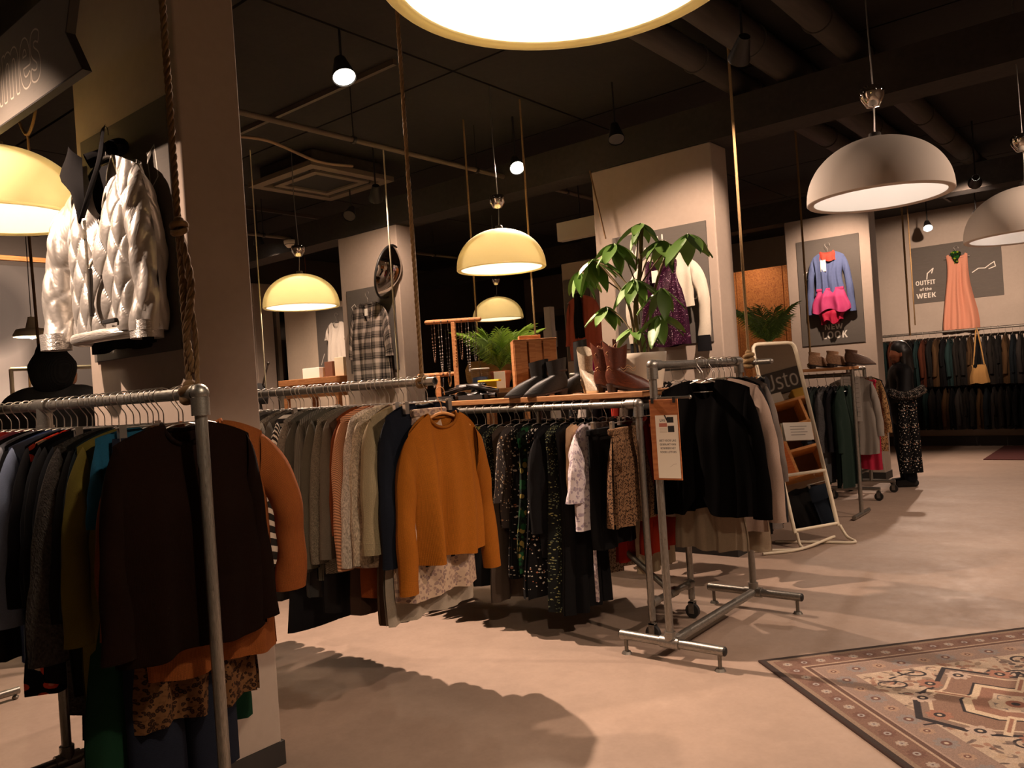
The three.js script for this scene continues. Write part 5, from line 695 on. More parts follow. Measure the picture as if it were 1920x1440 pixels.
// ---------------------------------------------------------------- floor rugs
{ const W = 1024, H = 700, tex = canvas(W, H, (c) => {
    const r = rng(77), R = (x, y, w, h, f) => { c.fillStyle = f; c.fillRect(x, y, w, h); }, pal = ['#9a5a3e', '#3a2b2c', '#c9a077', '#8c6a52', '#b0694a', '#6b5148', '#d8b48c'];
    R(0, 0, W, H, '#3a241c'); R(10, 10, W - 20, H - 20, '#9b7658'); R(20, 20, W - 40, H - 40, '#8a5a44');
    const flower = (x, y, s, a, b, k) => { c.fillStyle = a; for (let i = 0; i < 8; i++) { const t = i * 0.785; c.beginPath(); c.ellipse(x + Math.cos(t) * s * 0.6, y + Math.sin(t) * s * 0.6, s * 0.36, s * 0.26, t, 0, 7); c.fill(); } c.fillStyle = b; c.beginPath(); c.arc(x, y, s * 0.4, 0, 7); c.fill(); c.fillStyle = k; c.beginPath(); c.arc(x, y, s * 0.18, 0, 7); c.fill(); };
    const band = (m, s, cols) => { const n1 = Math.round((W - 2 * m) / (s * 2.1)), n2 = Math.round((H - 2 * m) / (s * 2.1)); for (let i = 0; i <= n1; i++) for (const y of [m, H - m]) flower(m + (W - 2 * m) * i / n1, y, s * (i % 2 ? 0.9 : 0.6), cols[i % 2], cols[2], cols[3]); for (let i = 1; i < n2; i++) for (const x of [m, W - m]) flower(x, m + (H - 2 * m) * i / n2, s * (i % 2 ? 0.9 : 0.6), cols[i % 2], cols[2], cols[3]); };
    band(42, 18, ['#b59a82', '#7d4a38', '#a8a09a', '#6a3a2c']); R(62, 62, W - 124, H - 124, '#c09a76'); R(67, 67, W - 134, H - 134, '#6e4434'); R(76, 76, W - 152, H - 152, '#b58f74'); R(80, 80, W - 160, H - 160, '#a07a66');
    band(108, 24, ['#b98a66', '#8f7f78', '#7a4234', '#c9ad8a']); R(138, 138, W - 276, H - 276, '#c8a684');
    for (let i = 0; i < 70; i++) { const x = 160 + r() * (W - 320), y = 160 + r() * (H - 320); c.strokeStyle = '#2a2026'; c.lineWidth = 5; c.beginPath(); c.ellipse(x, y, 14 + r() * 14, 9 + r() * 8, r() * 3, 0, 7); c.stroke(); c.beginPath(); c.moveTo(x, y); c.quadraticCurveTo(x + 30, y - 30 * r(), x + 60 * (r() - 0.5) * 2, y + 60 * (r() - 0.5)); c.stroke(); } for (let i = 0; i < 1300; i++) { const x = 142 + r() * (W - 284), y = 142 + r() * (H - 284); c.fillStyle = pal[Math.floor(r() * 7)]; c.globalAlpha = 0.7; c.beginPath(); c.ellipse(x, y, 3 + r() * 10, 2 + r() * 6, r() * 3, 0, 7); c.fill(); } c.globalAlpha = 1;
    const poly = (pts, f) => { c.fillStyle = f; c.beginPath(); pts.forEach((p, i) => (i ? c.lineTo(p[0], p[1]) : c.moveTo(p[0], p[1]))); c.closePath(); c.fill(); };
    for (const cx of [W * 0.31, W * 0.69]) { const cy = H / 2, st = (a, b, f) => poly([[cx - a, cy], [cx - a * 0.72, cy - b * 0.45], [cx - a * 0.4, cy - b * 0.6], [cx, cy - b], [cx + a * 0.4, cy - b * 0.6], [cx + a * 0.72, cy - b * 0.45], [cx + a, cy], [cx + a * 0.72, cy + b * 0.45], [cx + a * 0.4, cy + b * 0.6], [cx, cy + b], [cx - a * 0.4, cy + b * 0.6], [cx - a * 0.72, cy + b * 0.45]], f); st(196, 196, '#2a2026'); st(182, 184, '#93705a'); st(166, 170, '#d8b48c'); st(158, 162, '#9a6a50'); for (let i = 0; i < 12; i++) { const t = i * 0.5236; flower(cx + Math.cos(t) * 150, cy + Math.sin(t) * 148, 24, i % 2 ? '#c9a68a' : '#b3694a', '#2c2228', '#d8b48c'); } st(104, 108, '#2a2026'); st(98, 102, '#e0bd90'); st(80, 84, '#a9694c'); st(50, 54, '#cfae8a'); st(40, 44, '#7d6a66'); for (let i = 0; i < 4; i++) { c.save(); c.translate(cx, cy); c.rotate(i * Math.PI / 2 + 0.785); c.fillStyle = '#e2bf92'; c.fillRect(60, -7, 84, 14); c.fillStyle = '#b0694a'; c.fillRect(70, -3, 60, 6); c.restore(); } flower(cx, cy, 40, '#d8b48c', '#a8563a', '#2c2228'); }
    const im = c.getImageData(0, 0, W, H), d = im.data; for (let i = 0; i < d.length; i += 4) { const k = (0.88 + 0.24 * r()) * 0.86, m = (d[i] + d[i + 1] + d[i + 2]) / 3; for (let q = 0; q < 3; q++) d[i + q] = cl((d[i + q] * 0.62 + m * 0.38) * k); } c.putImageData(im, 0, 0); });
  // corner at (4.02,-1.74); long side runs at 42 degrees in plan
  const e1 = V3(5.177 - 4.019, 0, -0.7 + 1.744).normalize(), Lr1 = 2.5, Ls = 1.7, ang = Math.atan2(-e1.z, e1.x), e2 = V3(-e1.z, 0, e1.x);
  const o = thing('patterned_rug', 'brown oriental rug with a medallion on the open floor', 'rug', [4.019 + e1.x * Lr1 / 2 + e2.x * Ls / 2, 0, -1.744 + e1.z * Lr1 / 2 + e2.z * Ls / 2], ang);
  mesh('pile', new THREE.PlaneGeometry(Lr1, Ls).rotateX(-Math.PI / 2).translate(0, 0.0112, 0), SM({ map: tex, roughness: 1, bumpMap: T.boucle, bumpScale: 0.001 }), o); mesh('backing', rbx(-Lr1 / 2 - 0.008, Lr1 / 2 + 0.008, 0.0005, 0.0105, -Ls / 2 - 0.008, Ls / 2 + 0.008, 0.004), SM({ color: 0x2f1c16, roughness: 1 }), o); }
one('floor_mat', 'dark red mat below the wall rails', 'mat', rbx(13.2, 15.1, 0.0005, 0.012, -2.15, -0.6, 0.004), SM({ color: 0x5a2420, map: T.boucle, roughness: 1 }));

// ---------------------------------------------------------------- overhead services
for (const [i, z, r, l] of [[0, -2.62, 0.1, 'grey spiral duct over the front rack nearest the pillars'], [1, -2.2, 0.12, 'wide spiral duct between two others above the front rack'], [2, -1.72, 0.1, 'grey spiral duct furthest from the pillars over the front rack']]) {
  const o = thing('air_duct', l, 'duct', [3.2, CEIL - 0.16, z]); mesh('tube', new THREE.CylinderGeometry(r, r, 8.6, 20, 1, true).rotateZ(Math.PI / 2).translate(4.3, 0, 0), M.duct, o); for (let k = 0; k < 9; k++) mesh('joint_ring', new THREE.TorusGeometry(r + 0.004, 0.008, 6, 22).rotateY(Math.PI / 2).translate(0.4 + k, 0, 0), M.duct, o); }
for (const [z, y, l] of [[-5.03, 3.62, 'long straight pipe crossing below the brightest spotlight'], [-8.6, 3.6, 'straight pipe carrying the smoke detector']]) { const o = thing('ceiling_pipe', l, 'pipe', [2.2, y, z]); mesh('tube', pipe([0, 0, 0], [7.2, 0, 0], 0.022, 12), SM({ color: 0x5a4e42, roughness: 0.7 }), o); for (let k = 0; k < 5; k++) mesh('hanger_rod', [pipe([0.6 + k * 1.5, 0, 0], [0.6 + k * 1.5, CEIL - y, 0], 0.005, 6), collar([0.6 + k * 1.5, 0, 0], [1, 0, 0], 0.03, 0.03)], M.black, o); }
one('sagging_cable', 'slack pale cable strung under the long pipe', 'cable', tube([[2.6, 3.6, -5.1], [3.1, 3.48, -5.15], [3.6, 3.52, -5.2], [4.1, 3.46, -5.25], [4.5, 3.5, -5.3]], 0.012, 40, 6), SM({ color: 0x8f7860, roughness: 0.8 }));
{ const o = thing('air_conditioner', 'square ceiling cassette unit beyond the brightest spotlight', 'air conditioner', [5.48, 3.845, -6.98]);
  mesh('casing', rbx(-0.46, 0.46, 0.06, 0.204, -0.46, 0.46, 0.02), M.duct, o); mesh('fascia', [bx(-0.55, 0.55, 0, 0.05, -0.55, -0.44), bx(-0.55, 0.55, 0, 0.05, 0.44, 0.55), bx(-0.55, -0.44, 0, 0.05, -0.44, 0.44), bx(0.44, 0.55, 0, 0.05, -0.44, 0.44), bx(-0.36, 0.36, 0, 0.05, -0.36, -0.28), bx(-0.36, 0.36, 0, 0.05, 0.28, 0.36), bx(-0.36, -0.28, 0, 0.05, -0.28, 0.28), bx(0.28, 0.36, 0, 0.05, -0.28, 0.28)], SM({ color: 0x6a5d50, roughness: 0.7 }), o); mesh('grille', bx(-0.28, 0.28, 0.02, 0.04, -0.28, 0.28), M.blackmat, o); for (let k = 0; k < 4; k++) mesh('louvre', bx(-0.3, 0.3, 0.015, 0.02, -0.43, -0.37).rotateY(k * Math.PI / 2), M.blackmat, o); }
for (const [x0, x1, z0, z1, l] of [[4.2, 4.2, -4.4, -8.2, 'black lighting track before the plaid coat pillar'], [3.2, 8.2, -9.0, -9.0, 'black lighting track toward the night window'], [12.4, 14.6, -2.6, -2.6, 'black lighting track above the peach dress']]) one('lighting_track', l, 'track', bx(x0 - 0.018, x1 + 0.018, 4.01, 4.05, Math.min(z0, z1) - 0.018, Math.max(z0, z1) + 0.018), SM({ color: 0x4a4038, roughness: 0.6 }));
{ const o = thing('smoke_detector', 'round white smoke detector on the pipe by the window', 'smoke detector', [6.2, 3.58, -8.6]); mesh('body', lathe([[0.001, -0.1], [0.05, -0.095], [0.085, -0.05], [0.09, -0.01], [0.06, 0]], 24), M.white, o); mesh('vent_ring', new THREE.TorusGeometry(0.075, 0.006, 6, 28).rotateX(Math.PI / 2).translate(0, -0.06, 0), M.zincdull, o); }
{ const o = thing('exit_sign', 'small white box sign with red edge beside the cream jacket pillar', 'sign', [7.1, 3.05, -4.75], onWall); mesh('box', rbx(-0.28, 0.28, 0, 0.2, -0.05, 0.05, 0.008), M.white, o); mesh('red_frame', [bx(0.23, 0.245, 0.02, 0.38, 0.05, 0.056), bx(0.28, 0.295, 0.02, 0.38, 0.05, 0.056), bx(0.23, 0.295, 0.37, 0.385, 0.05, 0.056), bx(0.23, 0.295, 0.02, 0.035, 0.05, 0.056)], SM({ color: 0xb0261e, roughness: 0.6 }), o); mesh('rod', pipe([0, 0.2, 0], [0, 1.0, 0], 0.008, 6), M.black, o); }

// ---------------------------------------------------------------- far end: mural, counter goods, window bits
{ const tex = canvas(768, 512, (c, w, h) => { c.fillStyle = '#4a4643'; c.fillRect(0, 0, w, h); const g = (x, y, rx, ry, col, a) => { c.save(); c.translate(x, y); c.scale(rx, ry); const q = c.createRadialGradient(0, 0, 0, 0, 0, 1); q.addColorStop(0, `rgba(${col},${a})`); q.addColorStop(0.6, `rgba(${col},${a * 0.8})`); q.addColorStop(1, `rgba(${col},0)`); c.fillStyle = q; c.beginPath(); c.arc(0, 0, 1, 0, 7); c.fill(); c.restore(); };
    g(w * 0.3, h * 0.2, 330, 160, '120,114,110', 0.7); g(w * 0.14, h * 0.52, 120, 210, '158,152,148', 0.95); g(w * 0.1, h * 0.2, 170, 120, '52,48,46', 0.95); g(w * 0.1, h * 0.48, 26, 12, '60,56,54', 0.9); g(w * 0.2, h * 0.48, 22, 11, '60,56,54', 0.9); g(w * 0.16, h * 0.62, 30, 60, '130,124,120', 0.8); g(w * 0.15, h * 0.76, 44, 12, '70,64,62', 0.9); g(w * 0.55, h * 0.5, 110, 200, '140,134,130', 0.9); g(w * 0.52, h * 0.24, 160, 130, '38,35,34', 0.95); g(w * 0.5, h * 0.55, 24, 12, '60,56,54', 0.9); g(w * 0.6, h * 0.8, 200, 120, '170,166,162', 0.6); for (let i = 0; i < 60; i++) { const r = rng(i + 4); g(w * r(), h * (0.82 + 0.2 * r()), 30 + 40 * r(), 20 + 20 * r(), r() < 0.5 ? '180,176,172' : '110,106,102', 0.5); } });
  const o = thing('wall_mural', 'large grey photographic mural of faces', 'mural', [3.85, 1.0, -11.99]); mesh('panel', rbx(-1.6, 1.4, 0, 2.6, 0, 0.02, 0.004), M.slate, o); mesh('print', new THREE.PlaneGeometry(2.98, 2.58).translate(-0.1, 1.3, 0.0212), SM({ map: tex, roughness: 0.85 }), o);
  one('picture_rail', 'thin pale batten running above the grey mural', 'rail', bx(2.2, 7.5, 3.66, 3.72, -11.98, -11.92), M.pale); }
{ const o = thing('clothes_rack', 'white rail with a beige bag before the grey mural', 'clothes rack', [3.0, 0, -8.9]); mesh('rail', pipe([0, 2.03, 0], [0.6, 2.0, 0.65], 0.02, 10), M.white, o); mesh('post', pipe([0, 0, 0], [0, 2.03, 0], 0.02, 10), M.white, o); mesh('post', pipe([0.6, 0, 0.65], [0.6, 2.0, 0.65], 0.02, 10), M.white, o); }
one('tote_bag', 'beige bag with long straps hung on the white rail', 'bag', [bodyGeo({ w: 0.15, hem: 0.17, len: 0.3, th: 0.06, nw: 0, nd: 0, nb: 0, drop: 0, nx: 10, ny: 6 }).translate(0, -0.4, 0), tube([[-0.08, -0.4, 0.02], [-0.03, -0.1, 0.01], [0, 0.02, 0], [0.04, -0.1, 0.01], [0.09, -0.4, 0.02]], 0.012, 20, 6)], SM({ color: 0xc49a6c, map: T.weave, roughness: 0.9, side: THREE.DoubleSide }), [3.12, 2.0, -8.77], 0.8);
{ const o = thing('street_lamp', 'glowing street lamp outside the night window', 'street lamp', [8.75, 0, -13.6]); mesh('pole', pipe([0, 0, 0], [0, 2.2, 0], 0.035, 10), M.black, o); mesh('lantern', lathe([[0.03, 2.2], [0.09, 2.32], [0.13, 2.62], [0.04, 2.68]], 16), bulbMat(0xf4ffb0, 4), o); const l = new THREE.PointLight(0xf0ffb8, 3, 0, 2); l.position.set(-0.2, 2.5, 0.2); l.castShadow = true; o.add(l); }
one('wicker_ornament', 'orange wicker ornament hanging in the night window', 'ornament', [new THREE.TorusGeometry(0.11, 0.03, 8, 22), new THREE.TorusGeometry(0.06, 0.02, 8, 18).rotateY(1.2), pipe([0, 0.1, 0], [0, 1.43, 0], 0.004, 5)], SM({ color: 0xb0642c, roughness: 0.9 }), [8.78, 2.62, -11.8]);
{ const o = thing('display_table', 'orange-brown wooden table beside the plaid coat pillar', 'table', [6.6, 0, -8.6]); mesh('top', rbx(-0.25, 0.35, 1.72, 1.8, -0.7, 0.55, 0.006), M.crate, o); mesh('apron', bx(-0.2, 0.3, 1.55, 1.72, -0.62, 0.5), M.wood, o); for (const x of [-0.18, 0.28]) for (const z of [-0.62, 0.48]) mesh('leg', bx(x - 0.03, x + 0.03, 0, 1.56, z - 0.03, z + 0.03), M.crate, o); }
one('white_box', 'white cardboard box on the orange-brown table', 'box', rbx(-0.1, 0.1, 0, 0.14, -0.2, 0.16, 0.004), M.paper, [6.6, 1.8, -8.75]); one('brown_box', 'small brown box between white boxes on the table', 'box', rbx(-0.08, 0.08, 0, 0.2, -0.08, 0.08, 0.004), SM({ color: 0x6b4028, roughness: 0.8 }), [6.6, 1.8, -8.42]); one('cream_box', 'cream carton nearest the plaid coat on the table', 'box', rbx(-0.08, 0.08, 0, 0.24, -0.09, 0.09, 0.004), M.cream, [6.6, 1.8, -8.2]);
{ const o = thing('tripod_rack', 'dark folding stand with crossed arms by the pale wall panel', 'stand', [6.35, 0, -9.75]); mesh('arms', [tube([[-0.02, 1.66, 0.02], [0, 1.9, -0.12], [0.02, 2.08, -0.3]], 0.014, 10, 6), tube([[0.02, 1.66, 0], [0, 1.9, 0.16], [0.02, 2.06, 0.22]], 0.014, 10, 6), ball([0.02, 2.08, -0.3], 0.024, 8), ball([0.02, 2.06, 0.22], 0.024, 8)], M.darkwire, o); mesh('hub', lathe([[0.001, 1.5], [0.1, 1.5], [0.12, 1.62], [0.07, 1.78], [0.001, 1.8]], 14), M.blackmat, o); for (let k = 0; k < 3; k++) mesh('leg', pipe([0, 1.55, 0], [0.25 * Math.cos(k * 2.1), 0, 0.25 * Math.sin(k * 2.1)], 0.012, 8), M.darkwire, o); }
one('shop_sign', 'dark lettered sign on the far grey partition', 'sign', rbx(0, 0.015, 2.5, 2.78, -9.3, -8.7, 0.003), M.blackmat, [12.28, 0, 0]); one('print_poster', 'small black and white print on the far grey partition', 'poster', [rbx(0, 0.01, 2.2, 2.5, -9.15, -8.92, 0.002)], SM({ map: canvas(64, 96, (c) => { c.fillStyle = '#c8c2ba'; c.fillRect(0, 0, 64, 96); c.fillStyle = '#2a2726'; c.beginPath(); c.ellipse(30, 38, 16, 26, 0.3, 0, 7); c.fill(); c.fillRect(10, 66, 30, 20); }), roughness: 0.8 }), [12.285, 0, 0]);
one('white_post', 'slim white post with a price card behind the palm', 'post', [rbx(-0.05, 0.05, 0, 2.52, -0.05, 0.05, 0.006), rbx(-0.06, -0.052, 2.05, 2.22, -0.07, 0.07, 0.002)], M.white, [8.4, 0, -6.2]);

// small hanging extras
one('fabric_belt', 'long lilac flowered tie belt dangling from the lilac blouse', 'belt', bodyGeo({ w: 0.014, hem: 0.018, len: 0.62, th: 0.004, th0: 0.002, nw: 0, nd: 0, nb: 0, drop: 0, fold: 0.006, nf: 1, nx: 4, ny: 14, wave: 0 }), fabric(0xffffff, 'lilac'), [3.9, 0.86, -2.66], 0.3);
one('straw_bag', 'ochre shoulder bag hung on the upper wall rail', 'bag', [bodyGeo({ w: 0.1, hem: 0.14, len: 0.3, th: 0.07, nw: 0, nd: 0, nb: 0, drop: 0, nx: 12, ny: 8 }).translate(0, -0.56, 0), tube([[-0.07, -0.56, 0.02], [-0.03, -0.2, 0.01], [0, 0.03, 0], [0.04, -0.2, 0.01], [0.08, -0.56, 0.02]], 0.012, 20, 6)], SM({ color: 0xb88a4c, map: T.weave, roughness: 0.9, side: THREE.DoubleSide }), [14.66, 1.92, -2.36], -Math.PI / 2);

// ---------------------------------------------------------------- standing mirror and what it faces
{ const o = thing('standing_mirror', 'tall cream-framed leaning mirror beyond the front rack', 'mirror', [6.943, 0, -2.42], -0.4675), W = 0.49, H = 1.68, a = -0.2297, up = (g) => g.rotateX(a).translate(0, 0.124, 0), fr = SM({ color: 0xd9cdb4, roughness: 0.5 });
  const c = 0.05, loop = [[-W / 2, 0.0], [-W / 2, H - c], [-W / 2 + c * 0.3, H - c * 0.3], [-W / 2 + c, H], [W / 2 - c, H], [W / 2 - c * 0.3, H - c * 0.3], [W / 2, H - c], [W / 2, 0.0]].map((p) => V3(p[0], p[1], 0));
  const path = new THREE.CurvePath(); for (let i = 0; i < loop.length - 1; i++) path.add(new THREE.LineCurve3(loop[i], loop[i + 1]));
  mesh('frame', [up(new THREE.TubeGeometry(path, 90, 0.016, 8)), up(pipe([-W / 2, 0.02, 0], [W / 2, 0.02, 0], 0.014, 10))], fr, o);
  mesh('glass', up(bx(-W / 2 + 0.008, W / 2 - 0.008, 0.03, H - 0.01, -0.006, -0.002)), M.mirror, o);
  mesh('backing', up(bx(-W / 2 + 0.006, W / 2 - 0.006, 0.03, H - 0.008, -0.014, -0.0065)), M.blackmat, o);
  mesh('cross_bar', up(pipe([-W / 2, 0.49, 0.004], [W / 2, 0.49, 0.004], 0.014, 10)), fr, o);
  mesh('peg', up(pipe([-W / 2 - 0.2, 0.86, 0.0], [-W / 2, 0.86, 0.0], 0.013, 10)), fr, o);
  mesh('foot_loop', [tube([[W / 2, 0.13, 0.02], [W / 2 + 0.01, 0.04, 0.08], [W / 2 - 0.02, 0.014, 0.2], [0.02, 0.014, 0.02], [-W / 2, 0.014, -0.25]], 0.013, 30, 8), tube([[-W / 2, 0.13, 0.02], [-W / 2, 0.03, 0.05], [-W / 2 - 0.02, 0.014, 0.1], [-W / 2 - 0.4, 0.014, -0.1]], 0.013, 26, 8), tube([[-W / 2 - 0.4, 0.014, 0.05], [-W / 2 - 0.1, 0.016, 0.12], [W / 2 - 0.1, 0.05, 0.05]], 0.012, 20, 8)], fr, o);
  mesh('back_leg', [pipe([0, 1.1, -0.32], [0, 0.012, -0.62], 0.013, 10), pipe([0, 1.1, -0.32], [0, 1.16, -0.25], 0.013, 8)], fr, o);
  mesh('taped_notice', up(bx(-0.17, 0.15, 0.78, 0.94, 0.012, 0.014).rotateZ(-0.06)), [0, 1, 2, 3, 4, 5].map((i) => (0, M.paper))[0], o);
  mesh('notice_lines', up(geo([0, 1, 2, 3].map((i) => bx(-0.1, 0.09 - (i % 2) * 0.03, 0.9 - i * 0.025, 0.906 - i * 0.025, 0.0142, 0.0146).rotateZ(-0.06)))), SM({ color: 0x8d877f, roughness: 0.9 }), o); }
struct('wall_side', bx(7.1, 10.2, 0, CEIL, 1.22, 1.36), M.wallwarm, 'pale side wall behind the cubby shelf', 'wall');
{ const o = thing('cubby_shelf', 'yellow pine cubby shelf on the side wall', 'shelf', [8.2, 1.34, 1.22]);
  const ys = [0, 0.34, 0.68, 1.02]; for (const y of ys) mesh('board', rbx(-0.45, 0.75, y - 0.018, y + 0.018, -0.32, 0, 0.003), M.pale, o); for (const x of [-0.2, 0.2, 0.58]) mesh('upright', rbx(x - 0.018, x + 0.018, 0.018, 1.0, -0.32, 0, 0.003), M.pale, o); mesh('back', bx(-0.45, 0.75, 0, 1.02, -0.012, 0), SM({ color: 0x6b4a30, roughness: 0.8 }), o); mesh('door', rbx(-0.43, -0.22, 0.02, 0.66, -0.335, -0.32, 0.004), SM({ color: 0xc8803c, map: T.wood, roughness: 0.5 }), o); }
one('side_sign', 'grey lettered sign on the side wall above the cubby shelf', 'sign', [rbx(-0.42, 0.42, 0, 0.34, -0.012, 0.012, 0.003)], M.slate, [8.42, 2.58, 1.205]).add((() => { const m = mesh('lettering', new THREE.PlaneGeometry(0.82, 0.32).rotateY(Math.PI).translate(0, 0.17, -0.0125), SM({ map: canvas(512, 200, (c, w, h) => { slateBase(c, w, h); c.translate(w / 2, h * 0.82); c.scale(-0.92, 1.25); c.transform(1, 0, -0.18, 1, 0, 0); c.fillStyle = '#d9d3c8'; c.textAlign = 'center'; c.font = '165px sans-serif'; c.fillText('Uston', 0, 0); }), roughness: 0.9 })); return m; })());
one('yellow_box', 'yellow patterned box on top of the cubby shelf', 'box', rbx(-0.16, 0.16, 0, 0.13, -0.12, 0.12, 0.01), SM({ color: 0xe0b03a, map: T.weave, roughness: 0.8 }), [8.52, 2.378, 1.05]); one('white_carton', 'white carton on top of the cubby shelf', 'box', rbx(-0.1, 0.1, 0, 0.15, -0.1, 0.1, 0.006), M.paper, [8.12, 2.378, 1.05]);
one('folded_jeans', 'folded blue jeans in the cubby shelf', 'jeans', [rbx(-0.13, 0.13, 0, 0.05, -0.12, 0.12, 0.02), rbx(-0.125, 0.125, 0.05, 0.1, -0.12, 0.12, 0.02), rbx(-0.13, 0.13, 0.1, 0.14, -0.115, 0.12, 0.02)], fabric(0x38465a, 'weave'), [8.4, 1.7, 1.05]); one('grey_bundle', 'grey folded knit in the cubby shelf', 'jumper', [rbx(-0.13, 0.13, 0, 0.07, -0.12, 0.12, 0.025), rbx(-0.12, 0.13, 0.07, 0.13, -0.12, 0.11, 0.025)], fabric(0x6e6c6a, 'knit'), [8.58, 2.04, 1.05]);
garment('coat', fabric(0x141315, 'weave'), 'black coat hanging under the cubby shelf', { pos: [8.0, 1.3, 0.98], seed: 31, o: { len: 0.8, w: 0.3, th: 0.08 } }); garment('trousers', fabric(0x232f40, 'weave'), 'dark jeans hanging under the cubby shelf', { pos: [8.2, 1.28, 0.86], seed: 32 });

// ---------------------------------------------------------------- people
function sdfGeo(bones, cell, k = 0.04) {
  const lo = [1e9, 1e9, 1e9], hi = [-1e9, -1e9, -1e9];
  for (const [a, b, ra, rb] of bones) for (let i = 0; i < 3; i++) { lo[i] = Math.min(lo[i], a[i] - ra, b[i] - rb); hi[i] = Math.max(hi[i], a[i] + ra, b[i] + rb); }
  const S = Math.max(hi[0] - lo[0], hi[1] - lo[1], hi[2] - lo[2]) / 2 + 0.05 + cell * 2, c = [0, 1, 2].map((i) => (lo[i] + hi[i]) / 2), res = Math.ceil(2 * S / cell), mc = new MarchingCubes(res, M.skin, false, false, 200000);
  mc.isolation = 0; const half = res / 2;
  for (let z = 0; z < res; z++) for (let y = 0; y < res; y++) for (let x = 0; x < res; x++) {
    const px = c[0] + (x - half) / half * S, py = c[1] + (y - half) / half * S, pz = c[2] + (z - half) / half * S; let d = 1;
    if (px > lo[0] - 0.06 && px < hi[0] + 0.06 && pz > lo[2] - 0.06 && pz < hi[2] + 0.06) { d = 9; for (const [a, b, ra, rb, sx = 1] of bones) { const bx_ = b[0] - a[0], by = b[1] - a[1], bz = b[2] - a[2], ax = px - a[0], ay = py - a[1], az = pz - a[2], l = bx_ * bx_ + by * by + bz * bz || 1e-9, t = Math.max(0, Math.min(1, (ax * bx_ + ay * by + az * bz) / l)), e = Math.hypot(ax - bx_ * t, ay - by * t, (az - bz * t) * sx) - (ra + (rb - ra) * t), h = Math.max(0, k - Math.abs(d - e)) / k; d = Math.min(d, e) - h * h * k * 0.25; } }
    mc.field[z * res * res + y * res + x] = -d;
  }
  mc.update(); const n = mc.count, g = new THREE.BufferGeometry(), P = new Float32Array(n * 3), Q = new Float32Array(n * 3);
  for (let i = 0; i < n; i++) for (let j = 0; j < 3; j++) { P[i * 3 + j] = c[j] + mc.positionArray[i * 3 + j] * S; Q[i * 3 + j] = mc.normalArray[i * 3 + j]; }
  g.setAttribute('position', new THREE.BufferAttribute(P, 3)); g.setAttribute('normal', new THREE.BufferAttribute(Q, 3)); g.setAttribute('uv', new THREE.BufferAttribute(new Float32Array(n * 2).map((_, i) => (i % 2 ? P[(i >> 1) * 3 + 1] : P[(i >> 1) * 3] + P[(i >> 1) * 3 + 2])), 2));
  return g;
}
function fingers(w, dir, side, curl) {      // palm and five bent fingers from wrist w along dir
  const d = V3(...dir).normalize(), s = V3(0, 1, 0).cross(d).normalize().multiplyScalar(side), n = d.clone().cross(s).normalize(), at = (a, b, c) => { const p = V3(...w).addScaledVector(d, a).addScaledVector(s, b).addScaledVector(n, c); return [p.x, p.y, p.z]; }, out = [[at(0, 0, 0), at(0.07, 0, 0), 0.026, 0.03, 1]];
  [[-0.03, 0.062], [-0.01, 0.075], [0.01, 0.07], [0.03, 0.055]].forEach(([o, L]) => { out.push([at(0.075, o, 0), at(0.075 + L * 0.55, o, curl * 0.02), 0.0095, 0.009], [at(0.075 + L * 0.55, o, curl * 0.02), at(0.075 + L * 0.8, o, curl * 0.055), 0.009, 0.008]); });
  out.push([at(0.02, -0.03, 0), at(0.06, -0.06, curl * 0.02), 0.012, 0.009]); return out;
}
